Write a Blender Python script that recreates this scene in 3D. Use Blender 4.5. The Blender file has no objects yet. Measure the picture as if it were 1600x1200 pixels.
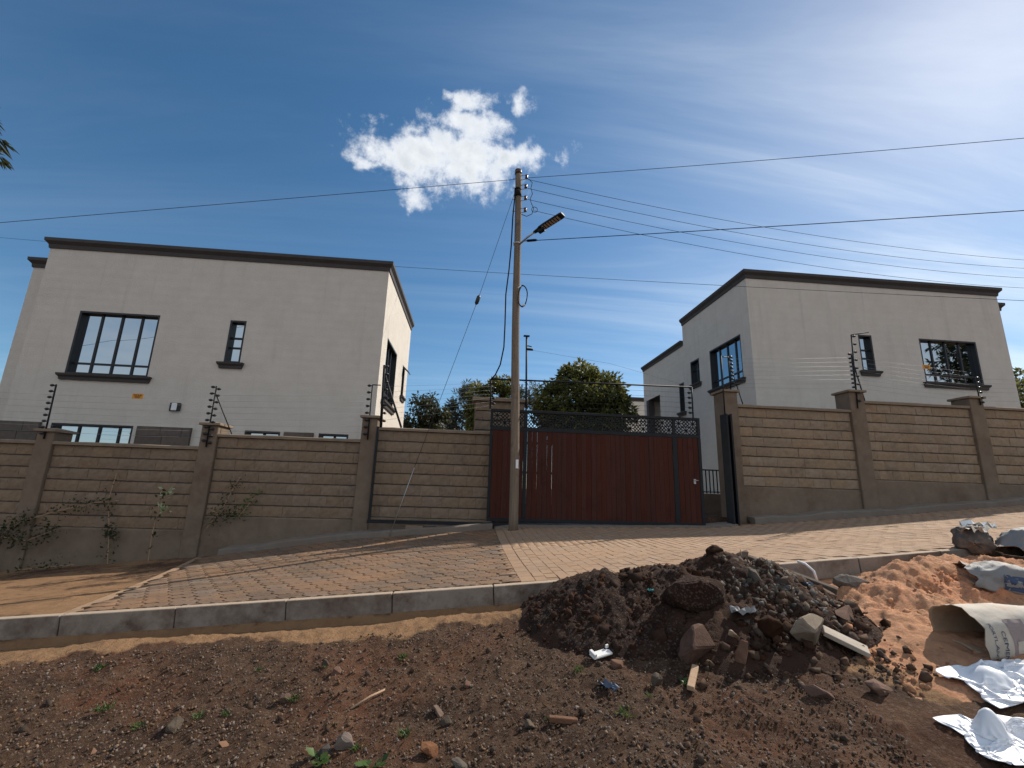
import bpy, bmesh, math, random
import numpy as np
from mathutils import Vector, Matrix, Euler

random.seed(7); rng = np.random.default_rng(7)
scene = bpy.context.scene
col = scene.collection
R = math.radians

# ------------------------------------------------------------------ camera
cam_d = bpy.data.cameras.new('camera'); cam = bpy.data.objects.new('camera', cam_d); col.objects.link(cam)
cam_d.sensor_width = 36.0; cam_d.lens = 36.0 * 713.2 / 1600.0; cam_d.clip_start = 0.05; cam_d.clip_end = 4000
PITCH, ROLL, YAW = 0.2244, 0.0317, 0.0841
fw = Vector((math.sin(YAW)*math.cos(PITCH), math.cos(YAW)*math.cos(PITCH), math.sin(PITCH)))
rt0 = Vector((math.cos(YAW), -math.sin(YAW), 0)); up0 = rt0.cross(fw)
rt = math.cos(ROLL)*rt0 + math.sin(ROLL)*up0; upv = -math.sin(ROLL)*rt0 + math.cos(ROLL)*up0
cam.matrix_world = Matrix(((rt.x, upv.x, -fw.x, 0), (rt.y, upv.y, -fw.y, 0), (rt.z, upv.z, -fw.z, 0), (0, 0, 0, 1)))
scene.camera = cam

# ------------------------------------------------------------------ sky, sun, exposure
SUN_AZ, SUN_EL = R(58.5), R(39.5)
SKY_STRENGTH, SUN_STRENGTH, EXPOSURE = 0.105, 5.0, 0.12
world = bpy.data.worlds.new('World'); scene.world = world; world.use_nodes = True
wt = world.node_tree; wt.nodes.clear()
def WN(t, **k):
    n = wt.nodes.new(t)
    for a, b in k.items(): setattr(n, a, b)
    return n
def wl(a, b): wt.links.new(a, b)
def wset(sock, v):
    if hasattr(v, 'is_linked') or isinstance(v, bpy.types.NodeSocket): wl(v, sock)
    else: sock.default_value = v
def wmath(op, a, b=0.0, c=0.0, clamp=False):
    n = WN('ShaderNodeMath', operation=op, use_clamp=clamp)
    wset(n.inputs[0], a); wset(n.inputs[1], b); wset(n.inputs[2], c)
    return n.outputs[0]
def wdot(v, d):
    n = WN('ShaderNodeVectorMath', operation='DOT_PRODUCT'); wl(v, n.inputs[0]); n.inputs[1].default_value = d
    return n.outputs['Value']
def wsmooth(x, lo, hi):
    n = WN('ShaderNodeMapRange', interpolation_type='SMOOTHSTEP')
    wset(n.inputs[0], x); n.inputs[1].default_value = lo; n.inputs[2].default_value = hi
    return n.outputs[0]
def wnoise(v, scale, detail=8, rough=0.6, dist=0.0):
    n = WN('ShaderNodeTexNoise'); wl(v, n.inputs['Vector']); n.inputs['Scale'].default_value = scale
    n.inputs['Detail'].default_value = detail; n.inputs['Roughness'].default_value = rough; n.inputs['Distortion'].default_value = dist
    return n.outputs['Fac']
sky = WN('ShaderNodeTexSky', sky_type='NISHITA', sun_disc=False)
sky.sun_elevation = SUN_EL; sky.sun_rotation = SUN_AZ
sky.altitude = 1600; sky.air_density = 1.1; sky.dust_density = 0.9; sky.ozone_density = 2.2
skyc = WN('ShaderNodeHueSaturation'); skyc.inputs['Saturation'].default_value = 1.25; skyc.inputs['Hue'].default_value = 0.493; wl(sky.outputs[0], skyc.inputs['Color'])
tc = WN('ShaderNodeTexCoord'); dirv = tc.outputs['Generated']
# one fair-weather cumulus ahead, described on its own tangent plane
C0, E1, E2 = (-0.0858, 0.7738, 0.6276), (0.9939, 0.1102, 0.0), (0.0691, -0.6237, 0.7786)
dc = wdot(dirv, C0); dcm = wmath('MAXIMUM', dc, 0.05)
u = wmath('DIVIDE', wdot(dirv, E1), dcm); v = wmath('DIVIDE', wdot(dirv, E2), dcm)
cv = WN('ShaderNodeCombineXYZ'); wl(u, cv.inputs[0]); wl(v, cv.inputs[1]); cv.inputs[2].default_value = 3.7
warp = WN('ShaderNodeTexNoise'); wl(cv.outputs[0], warp.inputs['Vector']); warp.inputs['Scale'].default_value = 14; warp.inputs['Detail'].default_value = 4
wv = WN('ShaderNodeSeparateColor'); wl(warp.outputs['Color'], wv.inputs[0])
uw = wmath('ADD', u, wmath('MULTIPLY', wmath('SUBTRACT', wv.outputs[0], 0.5), 0.05))
vw = wmath('ADD', v, wmath('MULTIPLY', wmath('SUBTRACT', wv.outputs[1], 0.5), 0.05))
BLOBS = [(-.048, -.014, .088, .042, 1.1), (.043, .000, .092, .046, 1.1), (.128, .012, .056, .024, .9), (-.122, -.034, .048, .015, .74), (.044, .092, .046, .020, .72),
         (.096, .066, .040, .020, .62), (-.050, -.086, .026, .024, .85), (.143, .100, .018, .024, .60), (.241, .023, .018, .015, .56), (.267, .043, .013, .013, .5),
         (-.045, .031, .028, .016, .6), (.051, .046, .060, .026, .85), (.185, .028, .020, .016, .55), (.008, .096, .020, .012, .56)]
total = None
for bu, bv, ru, rv, a in BLOBS:
    du = wmath('DIVIDE', wmath('SUBTRACT', uw, bu), ru); dv = wmath('DIVIDE', wmath('SUBTRACT', vw, bv), rv)
    q = wmath('ADD', wmath('MULTIPLY', du, du), wmath('MULTIPLY', dv, dv))
    g = wmath('MULTIPLY', wmath('EXPONENT', wmath('MULTIPLY', q, -0.6)), a)
    total = g if total is None else wmath('MAXIMUM', total, g)
fb = wnoise(cv.outputs[0], 28, 10, 0.64, 0.1)
cvo = WN('ShaderNodeVectorMath', operation='ADD'); wl(cv.outputs[0], cvo.inputs[0]); cvo.inputs[1].default_value = (0.014, 0.010, 0.0)
fbo = wnoise(cvo.outputs[0], 26, 6, 0.6, 0.12); fbl = wnoise(cv.outputs[0], 26, 6, 0.6, 0.12)
lit = wmath('ADD', 0.5, wmath('MULTIPLY', wmath('SUBTRACT', fbl, fbo), 1.3), clamp=True)
dens = wmath('ADD', total, wmath('MULTIPLY', wmath('SUBTRACT', fb, 0.5), 1.65))
front = wsmooth(dc, 0.5, 0.7)
cum = wmath('MULTIPLY', wmath('MULTIPLY', wsmooth(dens, 0.24, 0.98), wsmooth(total, 0.03, 0.2)), front)
thick = wsmooth(dens, 0.5, 1.05)
# broken cloud over the rest of the sky dome (behind the camera), thin cirrus everywhere
sepd = WN('ShaderNodeSeparateXYZ'); wl(dirv, sepd.inputs[0])
zz = wmath('ADD', wmath('MAXIMUM', sepd.outputs[2], 0.02), 0.12)
px_ = wmath('DIVIDE', sepd.outputs[0], zz); py_ = wmath('DIVIDE', sepd.outputs[1], zz)
pv = WN('ShaderNodeCombineXYZ'); wl(px_, pv.inputs[0]); wl(py_, pv.inputs[1])
bk = wnoise(pv.outputs[0], 0.55, 8, 0.55, 0.2)
back = wmath('MULTIPLY', wsmooth(bk, 0.28, 0.56), wsmooth(wmath('MULTIPLY', sepd.outputs[1], -1.0), -0.05, 0.35))
cm = WN('ShaderNodeMapping'); wl(pv.outputs[0], cm.inputs[0]); cm.inputs['Rotation'].default_value = (0, 0, R(35)); cm.inputs['Scale'].default_value = (0.35, 2.2, 1)
ci = wnoise(cm.outputs[0], 0.9, 7, 0.6, 0.8)
sund = (math.sin(SUN_AZ)*math.cos(SUN_EL), math.cos(SUN_AZ)*math.cos(SUN_EL), math.sin(SUN_EL))
sdot = wmath('MAXIMUM', wdot(dirv, sund), 0.0)
phase = wmath('ADD', wmath('MULTIPLY', wmath('POWER', sdot, 6.0), 0.60), 0.055)   # thin ice cloud scatters light forward, so it is brightest towards the sun
path = wmath('DIVIDE', 0.62, wmath('ADD', wmath('MAXIMUM', sepd.outputs[2], 0.0), 0.12))   # a level veil is seen through a longer path near the horizon
cirrus = wmath('MINIMUM', wmath('MULTIPLY', wmath('ADD', wmath('MULTIPLY', wsmooth(ci, 0.36, 0.72), 0.8), 0.22), wmath('MULTIPLY', phase, path)), 0.85)
def wmix(f, a, b):
    n = WN('ShaderNodeMix', data_type='RGBA'); wset(n.inputs['Factor'], f)
    for s, x in ((n.inputs['A'], a), (n.inputs['B'], b)):
        if isinstance(x, tuple): s.default_value = x
        else: wl(x, s)
    return n.outputs['Result']
ccol = wmix(thick, (9.8, 10.0, 10.3, 1), wmix(lit, (5.6, 6.1, 6.5, 1), (8.2, 8.5, 8.8, 1)))
c1 = wmix(cirrus, skyc.outputs[0], (9.0, 9.7, 10.2, 1))
c2 = wmix(wmath('MULTIPLY', back, 0.85), c1, (6.5, 6.9, 7.4, 1))
c3 = wmix(cum, c2, ccol)
bg = WN('ShaderNodeBackground'); wl(c3, bg.inputs[0]); bg.inputs[1].default_value = SKY_STRENGTH
wo = WN('ShaderNodeOutputWorld'); wl(bg.outputs[0], wo.inputs[0])

sun_d = bpy.data.lights.new('sun', 'SUN'); sun_d.energy = SUN_STRENGTH; sun_d.angle = R(0.53); sun_d.color = (1.0, 0.93, 0.82)
sun = bpy.data.objects.new('sun', sun_d); col.objects.link(sun); sun.location = (30, 20, 30)
sun.rotation_euler = Vector(sund).to_track_quat('Z', 'Y').to_euler()
scene.view_settings.view_transform = 'Standard'; scene.view_settings.look = 'None'
scene.view_settings.gamma = 1.0; scene.view_settings.use_curve_mapping = False; scene.view_settings.exposure = EXPOSURE

# ------------------------------------------------------------------ material helpers
def nodes_of(m):
    m.use_nodes = True; nt = m.node_tree
    return nt, nt.nodes.get('Principled BSDF')
def mk(name, c1, c2, scale=6.0, rough=0.85, bump=0.3, bscale=60.0, rnd=0.0, metallic=0.0, spec=0.4, dirt=None, dirt_scale=1.5, dirt_lo=0.55, dirt_hi=0.75, stretch=None, bdist=0.01, attr=False, pale=None):
    m = bpy.data.materials.new(name); nt, b = nodes_of(m); N = nt.nodes.new; L = nt.links.new
    geo = N('ShaderNodeNewGeometry'); vec = geo.outputs['Position']
    if stretch:
        mp = N('ShaderNodeMapping'); mp.inputs['Scale'].default_value = stretch; L(vec, mp.inputs[0]); vec = mp.outputs[0]
    n1 = N('ShaderNodeTexNoise'); n1.inputs['Scale'].default_value = scale; n1.inputs['Detail'].default_value = 6; n1.inputs['Roughness'].default_value = 0.65; L(vec, n1.inputs['Vector'])
    mr = N('ShaderNodeMapRange'); mr.inputs[1].default_value = 0.3; mr.inputs[2].default_value = 0.7; L(n1.outputs['Fac'], mr.inputs[0])
    mix = N('ShaderNodeMix'); mix.data_type = 'RGBA'; L(mr.outputs[0], mix.inputs['Factor'])
    mix.inputs['A'].default_value = (*c1, 1); mix.inputs['B'].default_value = (*c2, 1)
    out = mix.outputs['Result']
    if rnd or attr:
        oi = N('ShaderNodeObjectInfo'); val = oi.outputs['Random']
        if attr:
            at = N('ShaderNodeAttribute'); at.attribute_name = 'shade'
            ad = N('ShaderNodeMath'); ad.operation = 'ADD'; L(val, ad.inputs[0]); L(at.outputs['Fac'], ad.inputs[1])
            fr = N('ShaderNodeMath'); fr.operation = 'FRACT'; L(ad.outputs[0], fr.inputs[0]); val = fr.outputs[0]
        mm = N('ShaderNodeMapRange'); mm.inputs[3].default_value = 1 - rnd; mm.inputs[4].default_value = 1 + rnd; L(val, mm.inputs[0])
        hs = N('ShaderNodeHueSaturation'); L(out, hs.inputs['Color']); L(mm.outputs[0], hs.inputs['Value'])
        m2 = N('ShaderNodeMath'); m2.operation = 'MULTIPLY'; m2.inputs[1].default_value = 7.13; L(val, m2.inputs[0])
        m3 = N('ShaderNodeMath'); m3.operation = 'FRACT'; L(m2.outputs[0], m3.inputs[0])
        m4 = N('ShaderNodeMapRange'); m4.inputs[3].default_value = 1 - rnd*1.2; m4.inputs[4].default_value = 1 + rnd*0.8; L(m3.outputs[0], m4.inputs[0]); L(m4.outputs[0], hs.inputs['Saturation'])
        out = hs.outputs['Color']
    if dirt:
        n2 = N('ShaderNodeTexNoise'); n2.inputs['Scale'].default_value = dirt_scale; n2.inputs['Detail'].default_value = 7; n2.inputs['Roughness'].default_value = 0.7; L(geo.outputs['Position'], n2.inputs['Vector'])
        r2 = N('ShaderNodeMapRange'); r2.inputs[1].default_value = dirt_lo; r2.inputs[2].default_value = dirt_hi; L(n2.outputs['Fac'], r2.inputs[0])
        mx = N('ShaderNodeMix'); mx.data_type = 'RGBA'; L(r2.outputs[0], mx.inputs['Factor']); L(out, mx.inputs['A']); mx.inputs['B'].default_value = (*dirt, 1); out = mx.outputs['Result']
    if pale:
        n4 = N('ShaderNodeTexNoise'); n4.inputs['Scale'].default_value = 3.1; n4.inputs['Detail'].default_value = 9; n4.inputs['Roughness'].default_value = 0.75; L(geo.outputs['Position'], n4.inputs['Vector'])
        r4 = N('ShaderNodeMapRange'); r4.inputs[1].default_value = .60; r4.inputs[2].default_value = .74; r4.inputs[4].default_value = .7; L(n4.outputs['Fac'], r4.inputs[0])
        m5 = N('ShaderNodeMix'); m5.data_type = 'RGBA'; L(r4.outputs[0], m5.inputs['Factor']); L(out, m5.inputs['A']); m5.inputs['B'].default_value = (*pale, 1); out = m5.outputs['Result']
    L(out, b.inputs['Base Color'])
    b.inputs['Roughness'].default_value = rough; b.inputs['Metallic'].default_value = metallic; b.inputs['Specular IOR Level'].default_value = spec
    if bump:
        n3 = N('ShaderNodeTexNoise'); n3.inputs['Scale'].default_value = bscale; n3.inputs['Detail'].default_value = 5; n3.inputs['Roughness'].default_value = 0.7; L(vec, n3.inputs['Vector'])
        bp = N('ShaderNodeBump'); bp.inputs['Strength'].default_value = bump; bp.inputs['Distance'].default_value = bdist; L(n3.outputs['Fac'], bp.inputs['Height']); L(bp.outputs[0], b.inputs['Normal'])
    return m

M = {}
M['stone'] = mk('wall_stone', (.178, .125, .083), (.235, .17, .114), 9, .92, .7, 45, rnd=.08, pale=(.29, .235, .185), dirt=(.10, .074, .056), dirt_scale=1.1, dirt_lo=.55, dirt_hi=.8)
M['stone_warm'] = mk('wall_stone_warm', (.225, .16, .104), (.295, .213, .14), 9, .92, .7, 45, rnd=.09, pale=(.31, .25, .19), dirt=(.14, .102, .076), dirt_scale=1.3, dirt_lo=.58, dirt_hi=.8)
M['mortar'] = mk('mortar', (.07, .056, .046), (.095, .078, .064), 14, .95, .4, 60)
M['render'] = mk('cement_render', (.145, .106, .075), (.20, .15, .108), 3.5, .92, .35, 40, dirt=(.105, .062, .038), dirt_scale=1.2, dirt_lo=.5, dirt_hi=.78)
M['coping'] = mk('coping_concrete', (.19, .143, .1), (.26, .2, .142), 5, .93, .5, 40, dirt=(.1, .077, .058), dirt_scale=2.5)
M['clad'] = mk('stone_cladding', (.10, .077, .064), (.14, .108, .088), 9, .9, .6, 40, rnd=.1)
M['trim'] = mk('dark_trim_paint', (.05, .044, .042), (.066, .058, .054), 4, .75, .15, 80)
M['frame'] = mk('black_aluminium', (.012, .012, .013), (.018, .018, .02), 4, .45, 0)
M['steel'] = mk('dark_steel_paint', (.011, .012, .014), (.018, .019, .022), 6, .6, .1, 60, spec=.25, dirt=(.03, .023, .019), dirt_scale=4, dirt_lo=.6, dirt_hi=.9)
M['plank'] = mk('gate_wood', (.05, .0155, .0108), (.076, .0235, .0155), 3, .75, .35, 14, rnd=.09, spec=.15, stretch=(14, 14, .7), dirt=(.04, .0135, .0095), dirt_scale=2.2)
M['pole'] = mk('pole_wood', (.14, .105, .075), (.25, .19, .138), 3, .9, .8, 10, stretch=(16, 16, .6), dirt=(.06, .043, .032), dirt_scale=3, dirt_lo=.55, dirt_hi=.8)
M['cable'] = mk('black_cable', (.01, .01, .011), (.014, .014, .016), 4, .8, 0, spec=.15)
M['wire'] = mk('grey_wire', (.035, .035, .038), (.05, .05, .053), 4, .9, 0, spec=.1)
M['fwire'] = mk('bright_fence_wire', (.3, .3, .3), (.36, .36, .36), 4, .6, 0, metallic=.3)
M['galv'] = mk('galvanised_steel', (.4, .4, .4), (.5, .5, .5), 8, .45, .1, 50, metallic=.7)
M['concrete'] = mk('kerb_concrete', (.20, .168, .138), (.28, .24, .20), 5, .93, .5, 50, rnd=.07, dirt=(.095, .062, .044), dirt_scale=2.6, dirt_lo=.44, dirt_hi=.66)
M['footing'] = mk('footing_concrete', (.15, .125, .102), (.21, .178, .148), 4, .95, .6, 30, dirt=(.16, .105, .07), dirt_scale=2.0, dirt_lo=.5, dirt_hi=.75)
M['paver'] = mk('paver_tan', (.285, .182, .112), (.35, .232, .148), 6, .9, .5, 55, rnd=.09, attr=True, dirt=(.335, .205, .12), dirt_scale=1.3, dirt_lo=.40, dirt_hi=.64)
M['paver_zig'] = mk('paver_zigzag', (.122, .084, .058), (.195, .12, .072), 3.2, .9, .5, 55, rnd=.17, attr=True, dirt=(.235, .128, .066), dirt_scale=1.1, dirt_lo=.44, dirt_hi=.66)
M['dustbed'] = mk('joint_dust', (.045, .03, .02), (.10, .06, .038), 2.2, .97, .3, 60)
M['dustbed_tan'] = mk('joint_dust_tan', (.2, .125, .075), (.3, .185, .11), 2.2, .97, .3, 60)
M['rock'] = mk('broken_rock', (.10, .07, .053), (.165, .12, .092), 7, .95, .7, 30, rnd=.25, spec=.15)
M['rock_red'] = mk('red_rock', (.115, .06, .038), (.19, .10, .062), 7, .95, .7, 30, rnd=.2, spec=.15)
M['rock_grey'] = mk('grey_rubble', (.08, .064, .05), (.15, .122, .098), 8, .95, .7, 35, rnd=.4, attr=True, spec=.15)
M['rock_mix'] = mk('mixed_rubble', (.05, .031, .0215), (.105, .07, .05), 8, .95, .7, 35, rnd=.22, attr=True, spec=.12)
M['pale_rock'] = mk('pale_rock', (.19, .145, .105), (.29, .23, .17), 9, .95, .7, 30, spec=.15)
M['slab'] = mk('concrete_slab', (.32, .27, .215), (.44, .38, .31), 8, .92, .5, 40)
M['clod'] = mk('soil_clod', (.027, .0135, .0085), (.056, .029, .0185), 12, .98, .6, 60, attr=True, rnd=.2, spec=.08)
M['gravel'] = mk('gravel', (.065, .036, .021), (.22, .155, .11), 10, .95, .5, 60, attr=True, rnd=.38, spec=.1)
M['offcut'] = mk('timber_offcut', (.32, .2, .12), (.45, .3, .19), 6, .85, .4, 20, stretch=(3, 3, 3))
M['bark'] = mk('bark', (.08, .06, .045), (.14, .105, .08), 12, .95, .8, 20)
M['white_plastic'] = mk('white_plastic', (.78, .78, .8), (.85, .85, .87), 3, .42, .15, 25, spec=.5)
M['paper'] = mk('sack_paper', (.42, .36, .29), (.56, .5, .42), 4, .8, .35, 18, dirt=(.42, .27, .17), dirt_scale=5, dirt_lo=.58, dirt_hi=.8)
M['sackgrey'] = mk('woven_sack_grey', (.17, .17, .17), (.28, .275, .265), 4, .7, .3, 30, dirt=(.29, .2, .14), dirt_scale=4, dirt_lo=.5, dirt_hi=.75)
M['sackdark'] = mk('woven_sack_dark', (.05, .047, .047), (.14, .115, .097), 5, .7, .3, 30, dirt=(.3, .2, .13), dirt_scale=5, dirt_lo=.5, dirt_hi=.8)
M['sackin'] = mk('sack_inside', (.3, .2, .13), (.44, .31, .2), 6, .85, .3, 20)
M['ink_blue'] = mk('ink_blue', (.035, .05, .10), (.05, .07, .13), 9, .75, 0)
M['ink_pink'] = mk('ink_grey_pink', (.26, .2, .19), (.33, .26, .24), 9, .75, 0)
M['white'] = mk('white_paint', (.75, .75, .74), (.8, .8, .79), 4, .6, 0)
M['tile'] = mk('white_ceramic', (.72, .7, .66), (.8, .78, .74), 4, .35, 0)
M['sign'] = mk('warning_yellow', (.62, .25, .015), (.68, .29, .02), 6, .6, 0)
M['black'] = mk('black_print', (.015, .013, .01), (.02, .018, .015), 4, .7, 0)
M['teal'] = mk('teal_scrap', (.02, .16, .16), (.03, .22, .2), 9, .6, 0)
M['bluebit'] = mk('blue_plastic', (.06, .085, .13), (.1, .13, .18), 9, .5, .1)
M['dry'] = mk('dry_stem', (.30, .19, .11), (.42, .28, .17), 9, .9, 0)
M['led'] = mk('led_lens', (.32, .27, .22), (.4, .34, .28), 20, .3, 0)
M['insul'] = mk('insulator_black', (.012, .012, .012), (.02, .02, .02), 5, .4, 0)
M['brown'] = mk('brown_insulator', (.06, .03, .02), (.09, .045, .03), 5, .3, 0)

def leafmat(name, c1, c2, rnd=.35, trans=.35):
    m = bpy.data.materials.new(name); nt, b = nodes_of(m); N = nt.nodes.new; L = nt.links.new
    at = N('ShaderNodeAttribute'); at.attribute_name = 'shade'
    mix = N('ShaderNodeMix'); mix.data_type = 'RGBA'; L(at.outputs['Fac'], mix.inputs['Factor']); mix.inputs['A'].default_value = (*c1, 1); mix.inputs['B'].default_value = (*c2, 1)
    L(mix.outputs['Result'], b.inputs['Base Color']); b.inputs['Roughness'].default_value = .5; b.inputs['Specular IOR Level'].default_value = .35
    tr = N('ShaderNodeBsdfTranslucent'); hs = N('ShaderNodeHueSaturation'); hs.inputs['Value'].default_value = 1.5; hs.inputs['Hue'].default_value = .48
    L(mix.outputs['Result'], hs.inputs['Color']); L(hs.outputs[0], tr.inputs[0])
    ms = N('ShaderNodeMixShader'); ms.inputs[0].default_value = trans; L(b.outputs[0], ms.inputs[1]); L(tr.outputs[0], ms.inputs[2])
    L(ms.outputs[0], nt.nodes['Material Output'].inputs[0])
    return m
M['leaf_mango'] = leafmat('leaf_mango', (.026, .045, .013), (.17, .165, .04), trans=.42)
M['leaf_dark'] = leafmat('leaf_dark', (.016, .022, .009), (.058, .062, .023))
M['leaf_grey'] = leafmat('leaf_grey', (.05, .058, .042), (.13, .14, .10))
M['leaf_weed'] = leafmat('leaf_weed', (.035, .075, .016), (.085, .14, .035))
M['leaf_vine'] = leafmat('leaf_vine', (.02, .03, .012), (.06, .07, .028))
M['leaf_bright'] = leafmat('leaf_bright', (.24, .34, .14), (.5, .56, .38))
M['leaf_dry'] = leafmat('leaf_dry', (.16, .075, .035), (.27, .14, .07), trans=.15)

def plaster():
    m = bpy.data.materials.new('house_plaster'); nt, b = nodes_of(m); N = nt.nodes.new; L = nt.links.new
    geo = N('ShaderNodeNewGeometry'); pos = geo.outputs['Position']
    n1 = N('ShaderNodeTexNoise'); n1.inputs['Scale'].default_value = 1.7; n1.inputs['Detail'].default_value = 10; n1.inputs['Roughness'].default_value = .75; L(pos, n1.inputs[0])
    mr = N('ShaderNodeMapRange'); mr.inputs[1].default_value = .35; mr.inputs[2].default_value = .68; L(n1.outputs['Fac'], mr.inputs[0])
    mix = N('ShaderNodeMix'); mix.data_type = 'RGBA'; L(mr.outputs[0], mix.inputs['Factor']); mix.inputs['A'].default_value = (.61, .548, .475, 1); mix.inputs['B'].default_value = (.685, .622, .548, 1)
    # streaks below sills and cornice
    mp = N('ShaderNodeMapping'); mp.inputs['Scale'].default_value = (5, 5, .35); L(pos, mp.inputs[0])
    n2 = N('ShaderNodeTexNoise'); n2.inputs['Scale'].default_value = 1.0; n2.inputs['Detail'].default_value = 5; L(mp.outputs[0], n2.inputs[0])
    r2 = N('ShaderNodeMapRange'); r2.inputs[1].default_value = .58; r2.inputs[2].default_value = .85; r2.inputs[4].default_value = .6; L(n2.outputs['Fac'], r2.inputs[0])
    mx = N('ShaderNodeMix'); mx.data_type = 'RGBA'; L(r2.outputs[0], mx.inputs['Factor']); L(mix.outputs['Result'], mx.inputs['A']); mx.inputs['B'].default_value = (.46, .42, .37, 1)
    L(mx.outputs['Result'], b.inputs['Base Color']); b.inputs['Roughness'].default_value = .93; b.inputs['Specular IOR Level'].default_value = .25
    # faint block courses grinning through the coat + roughcast
    wv_ = N('ShaderNodeTexWave'); wv_.bands_direction = 'Z'; wv_.inputs['Scale'].default_value = 1.32; wv_.inputs['Distortion'].default_value = .6; wv_.inputs['Detail'].default_value = 3; L(pos, wv_.inputs[0])
    n3 = N('ShaderNodeTexNoise'); n3.inputs['Scale'].default_value = 38; n3.inputs['Detail'].default_value = 6; n3.inputs['Roughness'].default_value = .75; L(pos, n3.inputs[0])
    ad = N('ShaderNodeMath'); ad.operation = 'MULTIPLY_ADD'; ad.inputs[1].default_value = .08; L(wv_.outputs['Fac'], ad.inputs[0]); L(n3.outputs['Fac'], ad.inputs[2])
    bp = N('ShaderNodeBump'); bp.inputs['Strength'].default_value = .8; bp.inputs['Distance'].default_value = .025; L(ad.outputs[0], bp.inputs['Height']); L(bp.outputs[0], b.inputs['Normal'])
    return m
M['plaster'] = plaster()

def glass():
    m = bpy.data.materials.new('reflective_glass'); nt, b = nodes_of(m); N = nt.nodes.new; L = nt.links.new
    b.inputs['Base Color'].default_value = (.42, .47, .5, 1); b.inputs['Metallic'].default_value = 1.0; b.inputs['Roughness'].default_value = .015
    geo = N('ShaderNodeNewGeometry'); n = N('ShaderNodeTexNoise'); n.inputs['Scale'].default_value = 1.6; n.inputs['Detail'].default_value = 1; L(geo.outputs['Position'], n.inputs[0])
    bp = N('ShaderNodeBump'); bp.inputs['Strength'].default_value = .04; bp.inputs['Distance'].default_value = .05; L(n.outputs['Fac'], bp.inputs['Height']); L(bp.outputs[0], b.inputs['Normal'])
    return m
M['glass'] = glass()

def soilmat(name, soil1, soil2, sand1, sand2, bump=.7):
    m = bpy.data.materials.new(name); nt, b = nodes_of(m); N = nt.nodes.new; L = nt.links.new
    geo = N('ShaderNodeNewGeometry'); pos = geo.outputs['Position']
    def noise(s, d=7, r=.7):
        n = N('ShaderNodeTexNoise'); n.inputs['Scale'].default_value = s; n.inputs['Detail'].default_value = d; n.inputs['Roughness'].default_value = r; L(pos, n.inputs[0]); return n.outputs['Fac']
    def mapr(x, a, bb):
        r = N('ShaderNodeMapRange'); r.inputs[1].default_value = a; r.inputs[2].default_value = bb; L(x, r.inputs[0]); return r.outputs[0]
    def mixc(f, a, bb):
        x = N('ShaderNodeMix'); x.data_type = 'RGBA'; L(f, x.inputs['Factor'])
        for s, c in ((x.inputs['A'], a), (x.inputs['B'], bb)):
            if isinstance(c, tuple): s.default_value = (*c, 1)
            else: L(c, s)
        return x.outputs['Result']
    soil = mixc(mapr(noise(3.5), .35, .65), soil1, soil2)
    soil = mixc(mapr(noise(.9, 5, .6), .5, .68), soil, tuple(c_*k_ for c_, k_ in zip(soil2, (1.15, .85, .72))))
    soil = mixc(mapr(noise(1.7, 6, .7), .56, .74), soil, tuple(c_*1.45 for c_ in soil2))
    sp = N('ShaderNodeTexVoronoi'); sp.inputs['Scale'].default_value = 80; L(pos, sp.inputs[0])
    sepc = N('ShaderNodeSeparateColor'); L(sp.outputs['Color'], sepc.inputs[0])
    soil = mixc(mapr(sepc.outputs[0], .72, 1.3), soil, (.17, .125, .095))
    sand = mixc(mapr(noise(5), .3, .7), sand1, sand2)
    at = N('ShaderNodeAttribute'); at.attribute_name = 'sandy'
    ad = N('ShaderNodeMath'); ad.operation = 'MULTIPLY_ADD'; L(noise(7, 6), ad.inputs[0]); ad.inputs[1].default_value = 1.2
    sb = N('ShaderNodeMath'); sb.operation = 'SUBTRACT'; L(at.outputs['Fac'], sb.inputs[0]); sb.inputs[1].default_value = .6; L(sb.outputs[0], ad.inputs[2])
    c = mixc(mapr(ad.outputs[0], .35, .65), soil, sand)
    L(c, b.inputs['Base Color']); b.inputs['Roughness'].default_value = .97; b.inputs['Specular IOR Level'].default_value = .2
    ba = N('ShaderNodeMath'); ba.operation = 'MULTIPLY_ADD'; ba.inputs[1].default_value = .5; L(noise(130, 4), ba.inputs[0]); L(noise(40, 5), ba.inputs[2])
    bp = N('ShaderNodeBump'); bp.inputs['Strength'].default_value = bump; bp.inputs['Distance'].default_value = .02; L(ba.outputs[0], bp.inputs['Height']); L(bp.outputs[0], b.inputs['Normal'])
    return m
M['ground'] = soilmat('ground_soil', (.04, .0205, .0118), (.098, .055, .032), (.23, .128, .064), (.31, .18, .094), 1.0)
M['mound'] = soilmat('mound_soil', (.019, .0095, .0063), (.04, .0205, .0132), (.042, .0208, .0128), (.07, .036, .0225), 1.0)
M['sand'] = soilmat('heap_sand', (.42, .21, .112), (.53, .285, .162), (.42, .21, .112), (.53, .285, .162), .8)

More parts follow.
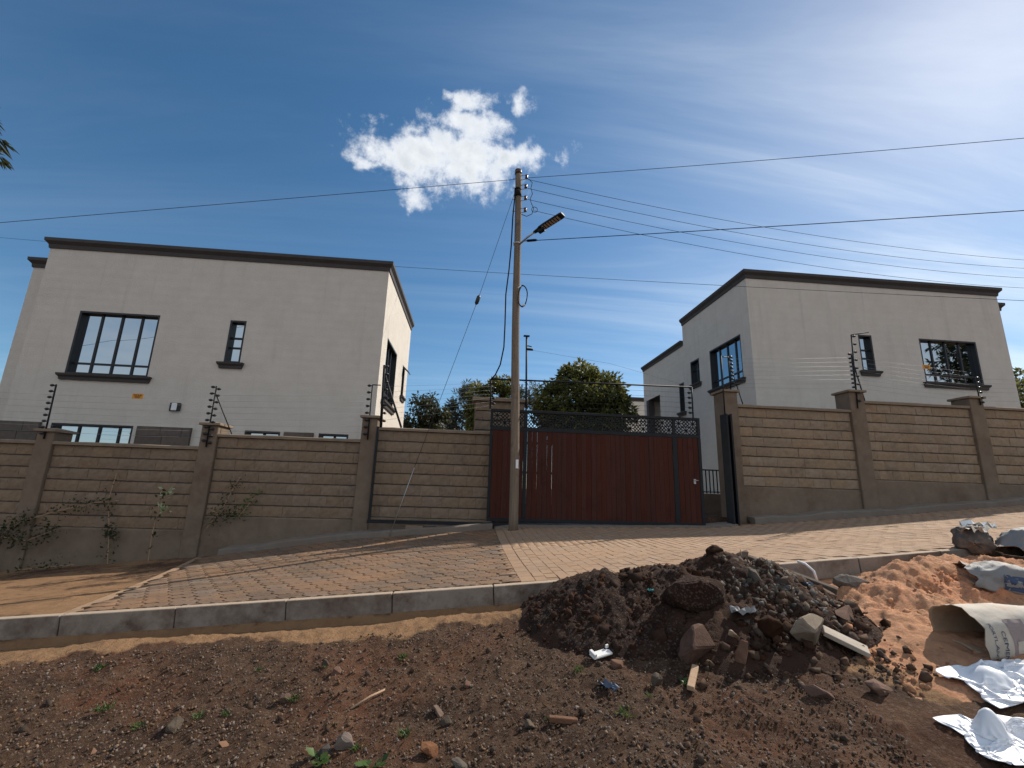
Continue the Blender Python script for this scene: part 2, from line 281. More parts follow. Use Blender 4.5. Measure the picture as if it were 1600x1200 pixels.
# ------------------------------------------------------------------ mesh helpers
def tag(o, label=None, cat=None, group=None, kind=None):
    if label: o['label'] = label
    if cat: o['category'] = cat
    if group: o['group'] = group
    if kind: o['kind'] = kind
    return o
def empty(name, loc=(0, 0, 0), label=None, cat=None, group=None):
    o = bpy.data.objects.new(name, None); col.objects.link(o); o.location = loc; o.empty_display_size = .1
    return tag(o, label, cat, group)
def add(name, me, mat=None, parent=None, loc=(0, 0, 0), rot=None, scale=None):
    o = bpy.data.objects.new(name, me); col.objects.link(o)
    if mat is not None and len(me.materials) == 0: me.materials.append(mat)
    if parent is not None: o.parent = parent
    o.location = loc
    if parent is not None and parent.type == 'EMPTY': pass
    if rot is not None: o.rotation_euler = rot
    if scale is not None: o.scale = scale
    return o
def world_loc(o):
    l = Vector(o.location); p = o.parent
    while p is not None: l += Vector(p.location); p = p.parent
    return l
def mesh(name, V, F, smooth=False):
    me = bpy.data.meshes.new(name); me.from_pydata([tuple(v) for v in V], [], F); me.update()
    if smooth: me.polygons.foreach_set('use_smooth', [True]*len(me.polygons))
    return me
def mesh_np(name, V, F, shade=None, smooth=False):
    V = np.asarray(V, np.float32); F = np.asarray(F, np.int32); me = bpy.data.meshes.new(name)
    k = F.shape[1]; me.vertices.add(len(V)); me.vertices.foreach_set('co', V.ravel()); me.loops.add(F.size); me.loops.foreach_set('vertex_index', F.ravel())
    me.polygons.add(len(F)); me.polygons.foreach_set('loop_start', np.arange(0, F.size, k, dtype=np.int32))
    if smooth: me.polygons.foreach_set('use_smooth', np.ones(len(F), bool))
    me.update(calc_edges=True)
    if shade is not None:
        a = me.attributes.new('shade', 'FLOAT', 'FACE'); a.data.foreach_set('value', np.asarray(shade, np.float32))
    return me
def put(parent, p): # world position -> local position under an un-rotated parent chain
    l = Vector(p)
    q = parent
    while q is not None: l -= Vector(q.location); q = q.parent
    return l
BOXF = [(0, 3, 2, 1), (4, 5, 6, 7), (0, 1, 5, 4), (1, 2, 6, 5), (2, 3, 7, 6), (3, 0, 4, 7)]
class MB:
    def __init__(s): s.V = []; s.F = []
    def add(s, V, F):
        n = len(s.V); s.V += [Vector(v) for v in V]; s.F += [tuple(i+n for i in f) for f in F]; return s
    def box(s, a, b, bev=0.0):
        x0, y0, z0 = a; x1, y1, z1 = b
        if bev <= 0:
            return s.add([(x0, y0, z0), (x1, y0, z0), (x1, y1, z0), (x0, y1, z0), (x0, y0, z1), (x1, y0, z1), (x1, y1, z1), (x0, y1, z1)], BOXF)
        bm = bmesh.new(); bmesh.ops.create_cube(bm, size=1)
        for v in bm.verts: v.co = Vector(((x0+x1)/2 + v.co.x*(x1-x0), (y0+y1)/2 + v.co.y*(y1-y0), (z0+z1)/2 + v.co.z*(z1-z0)))
        bmesh.ops.bevel(bm, geom=list(bm.edges), offset=bev, segments=1, affect='EDGES', profile=.5)
        bm.verts.index_update(); s.add([v.co for v in bm.verts], [tuple(v.index for v in f.verts) for f in bm.faces]); bm.free(); return s
    def tube(s, pts, r, n=8, cap=True):
        pts = [Vector(p) for p in pts]; rs = r if isinstance(r, (list, tuple)) else [r]*len(pts)
        rings = []; base = len(s.V); prev = None
        for i, p in enumerate(pts):
            d = (pts[min(i+1, len(pts)-1)] - pts[max(i-1, 0)]).normalized()
            a = Vector((0, 0, 1)) if abs(d.z) < .9 else Vector((1, 0, 0))
            if prev is None: x = d.cross(a).normalized()
            else: x = (prev - d*prev.dot(d)).normalized()
            prev = x; y = d.cross(x)
            for k in range(n):
                t = 2*math.pi*k/n; s.V.append(p + (x*math.cos(t) + y*math.sin(t))*rs[i])
        for i in range(len(pts)-1):
            for k in range(n):
                s.F.append((base+i*n+k, base+i*n+(k+1) % n, base+(i+1)*n+(k+1) % n, base+(i+1)*n+k))
        if cap:
            s.F.append(tuple(base+k for k in range(n))[::-1]); s.F.append(tuple(base+(len(pts)-1)*n+k for k in range(n)))
        return s
    def build(s, name, mat, parent=None, origin=None, smooth=False):
        V = s.V
        if origin is None: origin = Vector((sum(v.x for v in V)/len(V), sum(v.y for v in V)/len(V), min(v.z for v in V)))
        origin = Vector(origin); me = mesh(name, [v-origin for v in V], s.F, smooth)
        return add(name, me, mat, parent, put(parent, origin) if parent else origin)
def box(name, a, b, mat, parent=None, bev=0.0): return MB().box(a, b, bev).build(name, mat, parent)
def tube(name, pts, r, mat, parent=None, n=8): return MB().tube(pts, r, n).build(name, mat, parent, smooth=True)

def hash2(ix, iy, seed):
    h = (ix.astype(np.int64)*374761393 + iy.astype(np.int64)*668265263 + seed*1442695041) & 0xffffffff
    h = ((h ^ (h >> 13))*1274126177) & 0xffffffff; h = h ^ (h >> 16)
    return (h & 0xffffff)/float(0xffffff)
def vnoise(x, y, seed=0):
    x = np.asarray(x, float); y = np.asarray(y, float); ix = np.floor(x); iy = np.floor(y); fx = x-ix; fy = y-iy
    fx = fx*fx*(3-2*fx); fy = fy*fy*(3-2*fy); a = hash2(ix, iy, seed); b = hash2(ix+1, iy, seed); c = hash2(ix, iy+1, seed); d = hash2(ix+1, iy+1, seed)
    return (a*(1-fx)+b*fx)*(1-fy) + (c*(1-fx)+d*fx)*fy
def fbm(x, y, sc, octs=4, seed=0, g=.5):
    s = 0; a = 1; t = 0
    for o in range(octs): s = s + a*(vnoise(np.asarray(x)*sc + 17.3*o, np.asarray(y)*sc - 9.1*o, seed+o)-.5); t += a; a *= g; sc *= 2.03
    return s/t*2

ICO = bmesh.new(); bmesh.ops.create_icosphere(ICO, subdivisions=1, radius=1.0); ICO.verts.index_update()
ICOV = np.array([v.co[:] for v in ICO.verts]); ICOF = np.array([[v.index for v in f.verts] for f in ICO.faces]); ICO.free()
def rand_rot(n):
    q = rng.normal(size=(n, 4)); q /= np.linalg.norm(q, axis=1)[:, None]; w, x, y, z = q.T
    return np.stack([np.stack([1-2*(y*y+z*z), 2*(x*y-z*w), 2*(x*z+y*w)], 1), np.stack([2*(x*y+z*w), 1-2*(x*x+z*z), 2*(y*z-x*w)], 1), np.stack([2*(x*z-y*w), 2*(y*z+x*w), 1-2*(x*x+y*y)], 1)], 1)
BOXV = np.array([(x, y, z) for z in (-.8, .8) for y in (-.8, .8) for x in (-.8, .8)], float); BOXT = np.array([(0, 2, 3), (0, 3, 1), (4, 5, 7), (4, 7, 6), (0, 1, 5), (0, 5, 4), (2, 6, 7), (2, 7, 3), (0, 4, 6), (0, 6, 2), (1, 3, 7), (1, 7, 5)])
def scatter_shards(name, P, S, mat, label=None, cat=None):
    n = len(P); base = (BOXV[None]+rng.uniform(-.42, .42, (n, 8, 3)))*rng.uniform(.45, 1.15, (n, 1, 3))
    V = np.einsum('nij,nvj->nvi', rand_rot(n), base)*np.asarray(S)[:, None, None] + np.asarray(P)[:, None, :]
    F = (BOXT[None] + (np.arange(n)*8)[:, None, None]).reshape(-1, 3)
    return tag(add(name, mesh_np(name, V.reshape(-1, 3), F, np.repeat(rng.random(n), 12)), mat), label, cat, kind='stuff')
def scatter_stones(name, P, S, mat, label=None, cat=None, parent=None):
    n = len(P); base = ICOV[None]*(1+rng.uniform(-.5, .4, (n, len(ICOV), 1)))*rng.uniform(.45, 1.25, (n, 1, 3))
    V = np.einsum('nij,nvj->nvi', rand_rot(n), base)*np.asarray(S)[:, None, None] + np.asarray(P)[:, None, :]
    F = (ICOF[None] + (np.arange(n)*len(ICOV))[:, None, None]).reshape(-1, 3)
    o = add(name, mesh_np(name, V.reshape(-1, 3), F, np.repeat(rng.random(n), len(ICOF))), mat, parent)
    return tag(o, label, cat, kind='stuff')
# a leaf: pointed, folded along its midrib (6 verts, 4 tris -> 2 quads)
LEAF = np.array([(0, 0, 0), (.5, .28, .06), (1, 0, -.06), (.5, -.28, .06), (.5, 0, -.02)], float)
LEAFF = np.array([(0, 4, 1), (4, 2, 1), (0, 3, 4), (4, 3, 2)])
def leaves_mesh(name, P, S, Rm, width=1.0, shade=None):
    n = len(P); base = LEAF*np.array([1, width, 1])
    V = np.einsum('nij,vj->nvi', Rm, base)*np.asarray(S)[:, None, None] + np.asarray(P)[:, None, :]
    F = (LEAFF[None] + (np.arange(n)*len(LEAF))[:, None, None]).reshape(-1, 3)
    sh = rng.random(n) if shade is None else shade
    return mesh_np(name, V.reshape(-1, 3), F, np.repeat(sh, len(LEAFF)))

# ------------------------------------------------------------------ terrain
WBX = [-40, -16, -9.1, -5.58, -2.3, .4, 1.0, 5.3, 6.3, 9.37, 13.7, 20, 40]
WBZ = [-4.6, -2.5, -1.90, -1.57, -1.10, -.86, -.79, -.71, -.62, -.36, .05, .65, 2.4]
def kerbZ(X):
    X = np.asarray(X, float); Xc = np.clip(X, -7, 9); return -.985 + .08*X + .0012*Xc*Xc
def baseZ(X): return np.interp(X, WBX, WBZ)
def roadZ(X, Y):
    t = np.clip((np.asarray(Y, float)-4.9)/5.3, 0, 1); return (1-t)*kerbZ(X) + t*baseZ(X) - .06*np.sin(np.pi*t)
def edgeX(Y): return -3.7 - (np.asarray(Y)-4.95)*.31
def frontZ(X, Y): return kerbZ(X) - .175 - .125*np.minimum(4.9-Y, 9) + np.where(Y < -4.1, .0, 0)
def moundZ(X, Y):
    """dark soil heap against the kerb (height above ground)"""
    def blob(cx, cy, rx, ry, h, a=0.0):
        ca, sa = math.cos(a), math.sin(a); dx, dy = X-cx, Y-cy; x = (dx*ca+dy*sa)/rx; y = (-dx*sa+dy*ca)/ry
        return h*np.clip(1-np.sqrt(x*x+y*y), 0, 1)**.9
    h = np.maximum.reduce([blob(1.30, 4.45, .85, .8, .36), blob(1.62, 4.42, .75, .85, .385), blob(2.0, 4.4, .85, 1.0, .42), blob(2.45, 4.38, .85, 1.05, .50), blob(2.72, 4.22, .68, .9, .46), blob(2.3, 3.85, .8, .72, .22), blob(2.95, 3.95, .55, .6, .22)])
    return h
def sandZ(X, Y):
    def blob(cx, cy, rx, ry, h):
        return h*np.exp(-(((X-cx)/rx)**2 + ((Y-cy)/ry)**2))
    return blob(4.15, 4.2, .75, .38, .22) + blob(4.9, 4.5, .7, .35, .16) + blob(3.5, 3.55, .6, .5, .07) + blob(5.6, 4.1, .9, .5, .12) + blob(3.75, 3.0, .7, .35, .04)
def groundZ(X, Y):
    X = np.asarray(X, float); Y = np.asarray(Y, float)
    zf = frontZ(np.clip(X, -30, 30), np.maximum(Y, -6))
    zr = roadZ(X, Y) - np.where((X < edgeX(Y)), .015, .055)
    zi = np.clip(-.72 + .035*np.clip(X, -20, 25), -1.3, .1)
    t = np.clip((Y-10.5)/.12, 0, 1)
    zb = np.where(Y > 10.5, zr*(1-t)+zi*t, zr)
    t2 = np.clip((Y-4.925)/.04, 0, 1)
    return np.where(Y < 4.925, zf, zf*(1-t2)+zb*t2)
def dense_axis(lo, hi, step, far, grow=1.25):
    a = list(np.arange(lo, hi+1e-6, step)); s = step; x = hi; R_ = []
    while x < far: s = min(s*grow, 60); x += s; R_.append(x)
    s = step; x = lo; L_ = []
    while x > -far: s = min(s*grow, 60); x -= s; L_.append(x)
    return np.array(L_[::-1] + a + R_)
def grid(X, Y):
    nx, ny = len(X), len(Y); I = np.arange(nx*ny).reshape(ny, nx)
    return np.stack([I[:-1, :-1], I[:-1, 1:], I[1:, 1:], I[1:, :-1]], -1).reshape(-1, 4)
gx = dense_axis(-5.2, 6.2, .02, 900); gy = dense_axis(1.6, 4.84, .02, 900)
gy = np.unique(np.round(np.concatenate([gy[gy < 4.85], [4.88, 4.915, 4.96, 4.99], np.arange(5.05, 10.42, .07), [10.48, 10.56, 10.64, 10.7, 11, 11.5, 12.5, 14, 17, 22, 30, 45, 70, 110, 180, 300, 500, 900]]), 4))
GX, GY = np.meshgrid(gx, gy)
GZ = groundZ(GX, GY)
near = (GY < 4.87) & (GX > -8) & (GX < 9)
left = (GX < edgeX(GY)) & (GY >= 4.99) & (GY < 10.45)
rough_ = .05*fbm(GX, GY, .9, 3, 3) + .022*fbm(GX, GY, 4, 3, 5) + .014*np.abs(fbm(GX, GY, 13, 3, 9))*2 + .007*fbm(GX, GY, 34, 2, 12)
fade = np.clip((4.86-GY)/.25, .25, 1)
GZ = GZ + np.where(near, rough_*fade, 0) + np.where(left, .5*rough_*np.clip((edgeX(GY)-GX)/.4, 0, 1), 0)
# small bank of tan earth along the kerb foot
strip = np.clip(1-np.abs(GY-4.55)/.25, 0, 1)*np.clip((1.1-GX)/.6, 0, 1)
GZ = GZ + np.where(near, strip*(.0+.06*fbm(GX, GY, 1.3, 2, 21)), 0)
GZ = GZ - np.where(near, .055*np.exp(-((GY-4.85)/.13)**2), 0)
sandy = np.where(GY < 4.87, np.clip((GY-4.40-.34*fbm(GX, GY, 1.6, 4, 31, .6))/.20, 0, 1)*np.clip((1.3-GX)/.5, 0, 1), np.where(GX < edgeX(GY), np.clip(.62+.75*fbm(GX, GY, .9, 4, 77, .6), .2, 1), .6))
sandy = np.where(GY > 10.5, .3, sandy)
sr = np.clip((GX-2.42-.30*(3.6-GY)+.45*fbm(GX, GY, 2.4, 4, 41, .6))/.30, 0, 1)*np.clip((GY-2.72+.2*fbm(GX, GY, 3, 2, 43))/.25, 0, 1)*(GY < 4.87)
sandy = np.maximum(sandy, sr)
gm = mesh_np('ground', np.stack([GX, GY, GZ], -1).reshape(-1, 3), grid(gx, gy), smooth=True)
at_ = gm.attributes.new('sandy', 'FLOAT', 'POINT'); at_.data.foreach_set('value', sandy.ravel().astype(np.float32))
ground = tag(add('ground', gm, M['ground']), 'dark brown gravelly soil with a tan strip along the kerb', 'ground', kind='structure')
def gz(x, y): # terrain height incl. heaps, without micro relief
    x = np.asarray(x, float); y = np.asarray(y, float)
    return groundZ(x, y) + .05*fbm(x, y, .9, 3, 3)*np.where(y < 4.8, 1, 0)
def topz(x, y):
    x = np.asarray(x, float); y = np.asarray(y, float); return gz(x, y) + np.maximum(moundZ(x, y), sandZ(x, y)*(x > 2.6)*1.0)

# ------------------------------------------------------------------ kerb
kerb = empty('kerb', (0, 4.95, -1.0)); tag(kerb, 'row of grey concrete kerb stones along the near edge of the road', 'kerb', kind='structure')
KL = .99
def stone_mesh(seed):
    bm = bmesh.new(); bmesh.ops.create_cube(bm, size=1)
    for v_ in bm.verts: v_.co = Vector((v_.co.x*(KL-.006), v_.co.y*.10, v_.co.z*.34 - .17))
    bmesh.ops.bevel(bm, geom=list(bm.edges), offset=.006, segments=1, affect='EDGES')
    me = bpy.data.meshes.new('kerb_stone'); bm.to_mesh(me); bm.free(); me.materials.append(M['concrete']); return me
def sunlit_top(m, c):   # upward faces lightened: the kerb's sunlit top line is put into the colour
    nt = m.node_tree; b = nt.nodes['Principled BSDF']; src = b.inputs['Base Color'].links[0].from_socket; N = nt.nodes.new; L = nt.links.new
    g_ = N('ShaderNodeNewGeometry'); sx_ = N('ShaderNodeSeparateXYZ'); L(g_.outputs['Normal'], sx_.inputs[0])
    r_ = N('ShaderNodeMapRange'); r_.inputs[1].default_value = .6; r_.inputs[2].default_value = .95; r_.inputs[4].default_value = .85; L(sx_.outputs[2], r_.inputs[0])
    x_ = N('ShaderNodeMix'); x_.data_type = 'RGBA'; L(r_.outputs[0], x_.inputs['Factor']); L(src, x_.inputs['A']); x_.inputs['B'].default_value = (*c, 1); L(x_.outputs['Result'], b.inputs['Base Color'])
sunlit_top(M['concrete'], (.44, .33, .235))
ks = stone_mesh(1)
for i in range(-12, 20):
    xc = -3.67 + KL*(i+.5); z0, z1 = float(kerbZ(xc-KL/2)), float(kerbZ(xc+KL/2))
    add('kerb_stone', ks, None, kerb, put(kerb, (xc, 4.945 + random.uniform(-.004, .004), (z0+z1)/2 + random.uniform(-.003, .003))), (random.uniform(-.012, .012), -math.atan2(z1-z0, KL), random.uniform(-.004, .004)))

# ------------------------------------------------------------------ road paving
def bed(name, xs0, xs1, label, m='dustbed'):
    ys = np.linspace(4.99, 10.3, 22); V = []
    for y in ys:
        for t in np.linspace(0, 1, 60):
            x = (1-t)*xs0(y)+t*xs1(y); V.append((x, y, float(roadZ(x, y))-(.014 if m == 'dustbed' else .0005+.011*min(1, max(0, (x-3.2)/4)) + .004*float(fbm(x, y, 1.1, 2, 9)))))
    F = grid(np.zeros(60), ys)
    return tag(add(name, mesh_np(name, V, F, smooth=True), M[m]), label, 'paving', kind='structure')
bedL = bed('road', lambda y: float(edgeX(y)), lambda y: .585, 'tan and grey zigzag block paving sloping down to the left')
bedR = bed('driveway', lambda y: .575, lambda y: 18.0, 'dusty tan rectangular block paving rising to the right before the gate', 'dustbed_tan')
def poly_paver(poly, inset=.006, h=.012, bev=.005):
    """top polygon with chamfer and short skirt"""
    P = np.array(poly); c = P.mean(0); d = P-c; ln = np.linalg.norm(d, axis=1)[:, None]; P0 = c + d*(1-inset/ln); P1 = c + d*(1-(inset+bev)/ln); n = len(P)
    V = [(x, y, -h) for x, y in P0] + [(x, y, h*.25) for x, y in P0] + [(x, y, h*.25+bev*.7) for x, y in P1]
    F = [(i, (i+1) % n, n+(i+1) % n, n+i) for i in range(n)] + [(n+i, n+(i+1) % n, 2*n+(i+1) % n, 2*n+i) for i in range(n)]
    top = tuple(range(2*n, 3*n)); return np.array(V), F, top
def slope_rot(x, y):
    e = .05; sx = float(roadZ(x+e, y)-roadZ(x-e, y))/(2*e); sy = float(roadZ(x, y+e)-roadZ(x, y-e))/(2*e)
    return (math.atan(sy), -math.atan(sx), 0)
def pave(parent, shapes, cells, mat, n_single, name='paver'):
    """cells: list of (x, y, shape index). nearest ones single objects, the rest one mesh"""
    vis = [c for c in cells if -1.05*c[1] < c[0] < 1.25*c[1] and not (len(c) > 3 and c[3])]
    vis.sort(key=lambda c: c[0]**2+c[1]**2); single = set(id(c) for c in vis[:n_single])
    mes = []
    for V, F, top in shapes:
        me = mesh(name, V, F+[top]); me.materials.append(mat); mes.append(me)
    VV = []; FF = []; SH = []; nv = 0
    for c in cells:
        x, y, k = c[:3]; z = float(roadZ(x, y)) + random.uniform(-.0025, .0025)
        if id(c) in single:
            r = slope_rot(x, y); add(name, mes[k], None, parent, put(parent, (x, y, z)), (r[0]+random.uniform(-.012, .012), r[1]+random.uniform(-.012, .012), 0))
        else:
            V, F, top = shapes[k]; ta, tb = random.uniform(-.012, .012), random.uniform(-.012, .012)
            W = V + np.array([x, y, 0])
            if len(c) > 3 and c[3]: W[:, 0] = np.clip(W[:, 0], c[3][0], c[3][1])
            W[:, 2] += roadZ(W[:, 0], W[:, 1]) + random.uniform(-.0025, .0025) + V[:, 0]*ta + V[:, 1]*tb
            VV.append(W); n = len(top); q = np.array([f for f in F]) + nv; FF.append(q)
            m_ = len(top)//2  # fan the top into quads
            t = [i+nv for i in top]
            FF.append(np.array([(t[0], t[2*i+1], t[2*i+2], t[(2*i+3) % n]) for i in range((n-2)//2)]))
            SH += [random.random()]*(len(F)+(n-2)//2); nv += len(V)
    if VV:
        s = np.array(SH)
        o = add('paver_field', mesh_np('paver_field', np.concatenate(VV), np.concatenate(FF), s), mat, parent, put(parent, (0, 0, 0))); tag(o, kind='stuff')
# zigzag stones
L1, W1 = .25, .21
def zig_poly(k):
    a, b = .042, .04; hx, hy = L1/2, W1/2
    bot = [(-hx, -hy), (-hx/2, -hy+b), (0, -hy), (hx/2, -hy+b)]
    right = [(hx, -hy), (hx+a, -hy*.33), (hx-a*.4, hy*.4)]
    top_ = [(hx, hy), (hx/2, hy+b), (0, hy), (-hx/2, hy+b)]
    left = [(-hx, hy), (-hx-a*.4, hy*.4), (-hx+a, -hy*.33)]
    left = [(-hx, hy), (-hx-a*.4, hy*.4), (-hx+a, -hy*.33)]
    return bot + right + top_ + left
shapesL = []
for k in range(4):
    P = np.array(zig_poly(k)); P = P + rng.uniform(-.004, .004, P.shape); shapesL.append(poly_paver(P, .010, .012, .007))
cells = []; row = 0; y = 4.99 + W1/2
while y < 9.95:
    off = (row % 2)*L1/2; k0 = int((edgeX(y)+.12-off)/L1)
    x = off + k0*L1
    while x < .56+L1/2:
        lo = float(edgeX(y))+.085; cut = (lo, .578) if (x+L1/2+.04 > .578 or x-L1/2-.04 < lo) else None
        if x+L1/2 > lo+.05 and x-L1/2 < .54: cells.append((x + random.uniform(-.004, .004), y, random.randrange(4), cut))
        x += L1
    y += W1; row += 1
pave(bedL, shapesL, cells, M['paver_zig'], 290)
# rectangular stones, long side across the road
LR, WR = .25, .125
shapesR = []
for k in range(3):
    P = np.array([(-WR/2, -LR/2), (WR/2, -LR/2), (WR/2, LR/2), (-WR/2, LR/2)]) + rng.uniform(-.003, .003, (4, 2)); shapesR.append(poly_paver(P, .004, .012, .005))
cells = []; x = .80; c_ = 0
while x < 17.5:
    y = 4.99 + LR/2 + (c_ % 2)*LR/2
    while y < 9.95:
        cells.append((x, y + random.uniform(-.004, .004), random.randrange(3))); y += LR
    x += WR; c_ += 1
pave(bedR, shapesR, cells, M['paver'], 290)
# band of single pavers dividing the two patterns, and concrete edging on the left
Vb, Fb, tb_ = poly_paver(np.array([(-.075, -.15), (.075, -.15), (.075, .15), (-.075, .15)]), .004, .012, .005); bme = mesh('band_paver', Vb, Fb+[tb_]); bme.materials.append(M['paver'])
y = 5.145
while y < 9.9:
    add('band_paver', bme, None, bedR, put(bedR, (.655, y, float(roadZ(.655, y)))), slope_rot(.655, y)); y += .3
V = []
for y in np.linspace(4.95, 10.1, 16):
    x = float(edgeX(y)); z = float(roadZ(x, y))
    V += [(x-.02, y, z-.08), (x-.015, y, z+.002), (x+.08, y, z+.005), (x+.085, y, z-.08)]
F = []
for i in range(15):
    for k in range(3): F.append((i*4+k, i*4+k+1, i*4+k+5, i*4+k+4))
M['edging'] = mk('dusty_edging', (.25, .16, .095), (.33, .215, .13), 4, .95, .5, 40)
tag(add('paving_edge', mesh('paving_edge', V, F), M['edging']), 'thin concrete edging ending the zigzag paving on the left', 'edging', kind='structure')

# footing strips along the foot of the boundary walls
def footing(name, x0, x1, ya, h, label):
    V = []; xs = np.linspace(x0, x1, 28) + rng.uniform(-.03, .03, 28)
    for x in xs:
        z = float(baseZ(x)); hh = h*(1+.45*float(fbm(x, 3.1, 1.6, 3, 4))); ya_ = ya + .05*float(fbm(x, 9.7, 1.6, 3, 5))
        V += [(x, ya_-.02, z-.2), (x, ya_, z+hh*.8), (x, ya_+.04, z+hh), (x, 10.5, z+hh+.02)]
    F = []
    for i in range(27):
        for k in range(3): F.append((i*4+k, i*4+4+k, i*4+5+k, i*4+k+1))
    F += [(0, 1, 2, 3), tuple(27*4+k for k in (3, 2, 1, 0))]
    return tag(add(name, mesh(name, V, F), M['footing']), label, 'footing', kind='structure')
footing('wall_footing', -4.9, .55, 10.0, .10, 'low concrete strip at the foot of the left wall')
footing('wall_footing', 6.42, 18, 10.12, .12, 'low concrete strip at the foot of the right wall')
footing('gate_threshold', .6, 5.95, 10.02, .03, 'concrete threshold under the sliding gate')

# ------------------------------------------------------------------ boundary walls of coursed stone
YB = 10.45
def block_mesh(seed):
    r = random.Random(seed); L_, H_, D_ = .384, .207, .16; nx, nz = 5, 3; V = []; F = []
    for j in range(nz+1):
        for i in range(nx+1):
            edge = i in (0, nx) or j in (0, nz); y = -D_/2 + (.008 if edge else 0) + r.uniform(-.006, .006)
            V.append((-L_/2+L_*i/nx + (0 if i in (0, nx) else r.uniform(-.02, .02)), y, -H_/2+H_*j/nz + (0 if j in (0, nz) else r.uniform(-.015, .015)) + (r.uniform(-.004, .004) if edge else 0)))
    for j in range(nz):
        for i in range(nx):
            a = j*(nx+1)+i; F.append((a, a+1, a+nx+2, a+nx+1))
    n = len(V); ring = [i for i in range(nx+1)] + [(j*(nx+1)+nx) for j in range(1, nz+1)] + [nz*(nx+1)+i for i in range(nx-1, -1, -1)] + [j*(nx+1) for j in range(nz-1, 0, -1)]
    for i in ring: x, y, z = V[i]; V.append((x, D_/2, z))
    m = len(ring)
    for i in range(m): F.append((ring[i], n+i, n+(i+1) % m, ring[(i+1) % m]))
    return mesh('block', V, F)
BLK = {}
for kx in ('stone', 'stone_warm'):
    BLK[kx] = []
    for k in range(6):
        me = block_mesh(k+3); me.materials.append(M[kx]); BLK[kx].append(me)
def blocks(parent, x0, x1, ztop, n, yf, mk_, depth_ok=True):
    for j in range(n):
        zc = ztop - .235*(j+.5); x = x0 + .008; first = (.39 if j % 2 == 0 else .2)*random.uniform(.9, 1.1); 
        while x < x1-.02:
            w = first if x < x0+.01 else .39*random.uniform(.86, 1.12)
            if x1-(x+w) < .1: w = x1-x
            add('block', random.choice(BLK[mk_]), None, parent, put(parent, (x+w/2, yf+.08+random.uniform(-.005, .005), zc)), (0, random.choice((0, 0, math.pi)), 0), ((w-.004)/.384, 1, 1)); x += w
def panel(wall, x0, x1, ztop, n, mk_, zb=None):
    cb = ztop-.07; zl = cb-.235*n; zg = min(float(baseZ(x0)), float(baseZ(x1)))-.3
    p = box('panel', (x0-.02, YB+.022, zl-.01), (x1+.02, YB+.2, cb), M['mortar'], wall)
    blocks(p, x0, x1, cb, n, YB, mk_)
    bm = bmesh.new()
    # coping slab, slightly uneven
    segs = 8; V = []
    for i in range(segs+1):
        x = x0 + (x1-x0)*i/segs; w = random.uniform(-.006, .006)
        V += [(x, YB-.045+w, cb), (x, YB-.05+w, cb+.05+w*.5), (x, YB-.02, cb+.07+w), (x, YB+.25, cb+.07+w), (x, YB+.25, cb)]
    F = [(0, 1, 2, 3, 4)] + [tuple(segs*5+k for k in (4, 3, 2, 1, 0))]
    for i in range(segs):
        for k in range(5): F.append((i*5+k, i*5+5+k, i*5+5+(k+1) % 5, i*5+(k+1) % 5))
    MB().add(V, F).build('coping', M['coping'], wall)
    # rendered plinth
    bm.free(); V = []
    for i in range(13):
        x = x0-.02 + (x1-x0+.04)*i/12; w = .012*float(fbm(x, 1.7, 2.3, 2, 8))
        V += [(x, YB-.022+w, zg), (x, YB-.014+w, zl-.03+w), (x, YB+.02, zl), (x, YB+.2, zl), (x, YB+.2, zg)]
    F = [(0, 1, 2, 3, 4), tuple(60+k for k in (4, 3, 2, 1, 0))]
    for i in range(12):
        for k in range(5): F.append((i*5+k, i*5+5+k, i*5+5+(k+1) % 5, i*5+(k+1) % 5))
    MB().add(V, F).build('plinth', M['render'], wall)
def pillar(wall, x0, x1, ztop, y0=10.385, y1=10.86, capov=.05):
    zg = float(baseZ((x0+x1)/2))-.3
    p = box('pillar', (x0, y0, zg), (x1, y1, ztop-.085), M['render'], wall, bev=.012)
    V = []; t = ztop; a, b, c, d = x0-capov, x1+capov, y0-capov, y1+capov
    m = MB().box((a, c, t-.085), (b, d, t-.03), .008)
    m.add([(a+.005, c+.005, t-.031), (b-.005, c+.005, t-.031), (b-.005, d-.005, t-.031), (a+.005, d-.005, t-.031), ((a+b)/2, (c+d)/2, t+.02)], [(0, 1, 4), (1, 2, 4), (2, 3, 4), (3, 0, 4)])
    m.build('cap', M['coping'], p)
    return p
wallL = empty('boundary_wall', (-5, YB, -1.6), 'stepped brown stone boundary wall with creepers, left of the gate', 'wall', 'boundary walls of the compound')
for x0, x1, zt, n in ((-15.5, -12.35, .4, 7), (-12.0, -9.04, .67, 7), (-8.71, -5.81, .67, 7), (-5.47, -2.45, .96, 7), (-2.12, .47, 1.25, 8)): panel(wallL, x0, x1, zt, n, 'stone')
for x0, x1, zt in ((-12.35, -12.0, .93), (-9.04, -8.71, .94), (-5.81, -5.47, 1.21), (-2.45, -2.12, 1.52)): pillar(wallL, x0, x1, zt)
gp = box('pillar', (.06, 11.06, -1.0), (1.24, 11.5, 2.06), M['mortar'], wallL)
blocks(gp, .05, 1.25, 2.06, 6, 11.03, 'stone')
MB().box((-.03, 10.96, 2.062), (1.34, 11.6, 2.15), .01).build('cap', M['coping'], gp)
for xx in (.05, 1.25): MB().box((xx-.012, 11.05, .65), (xx+.012, 11.51, 2.058)).build('side_render', M['render'], gp)
wallR = empty('boundary_wall', (9, YB, -.4), 'tall warm brown stone boundary wall to the right of the gate', 'wall', 'boundary walls of the compound')
for x0, x1, zt, n in ((6.40, 9.35, 2.17, 8), (9.74, 12.65, 2.42, 8), (13.03, 15.9, 2.43, 8), (16.25, 19.2, 2.68, 8)): panel(wallR, x0, x1, zt, n, 'stone_warm')
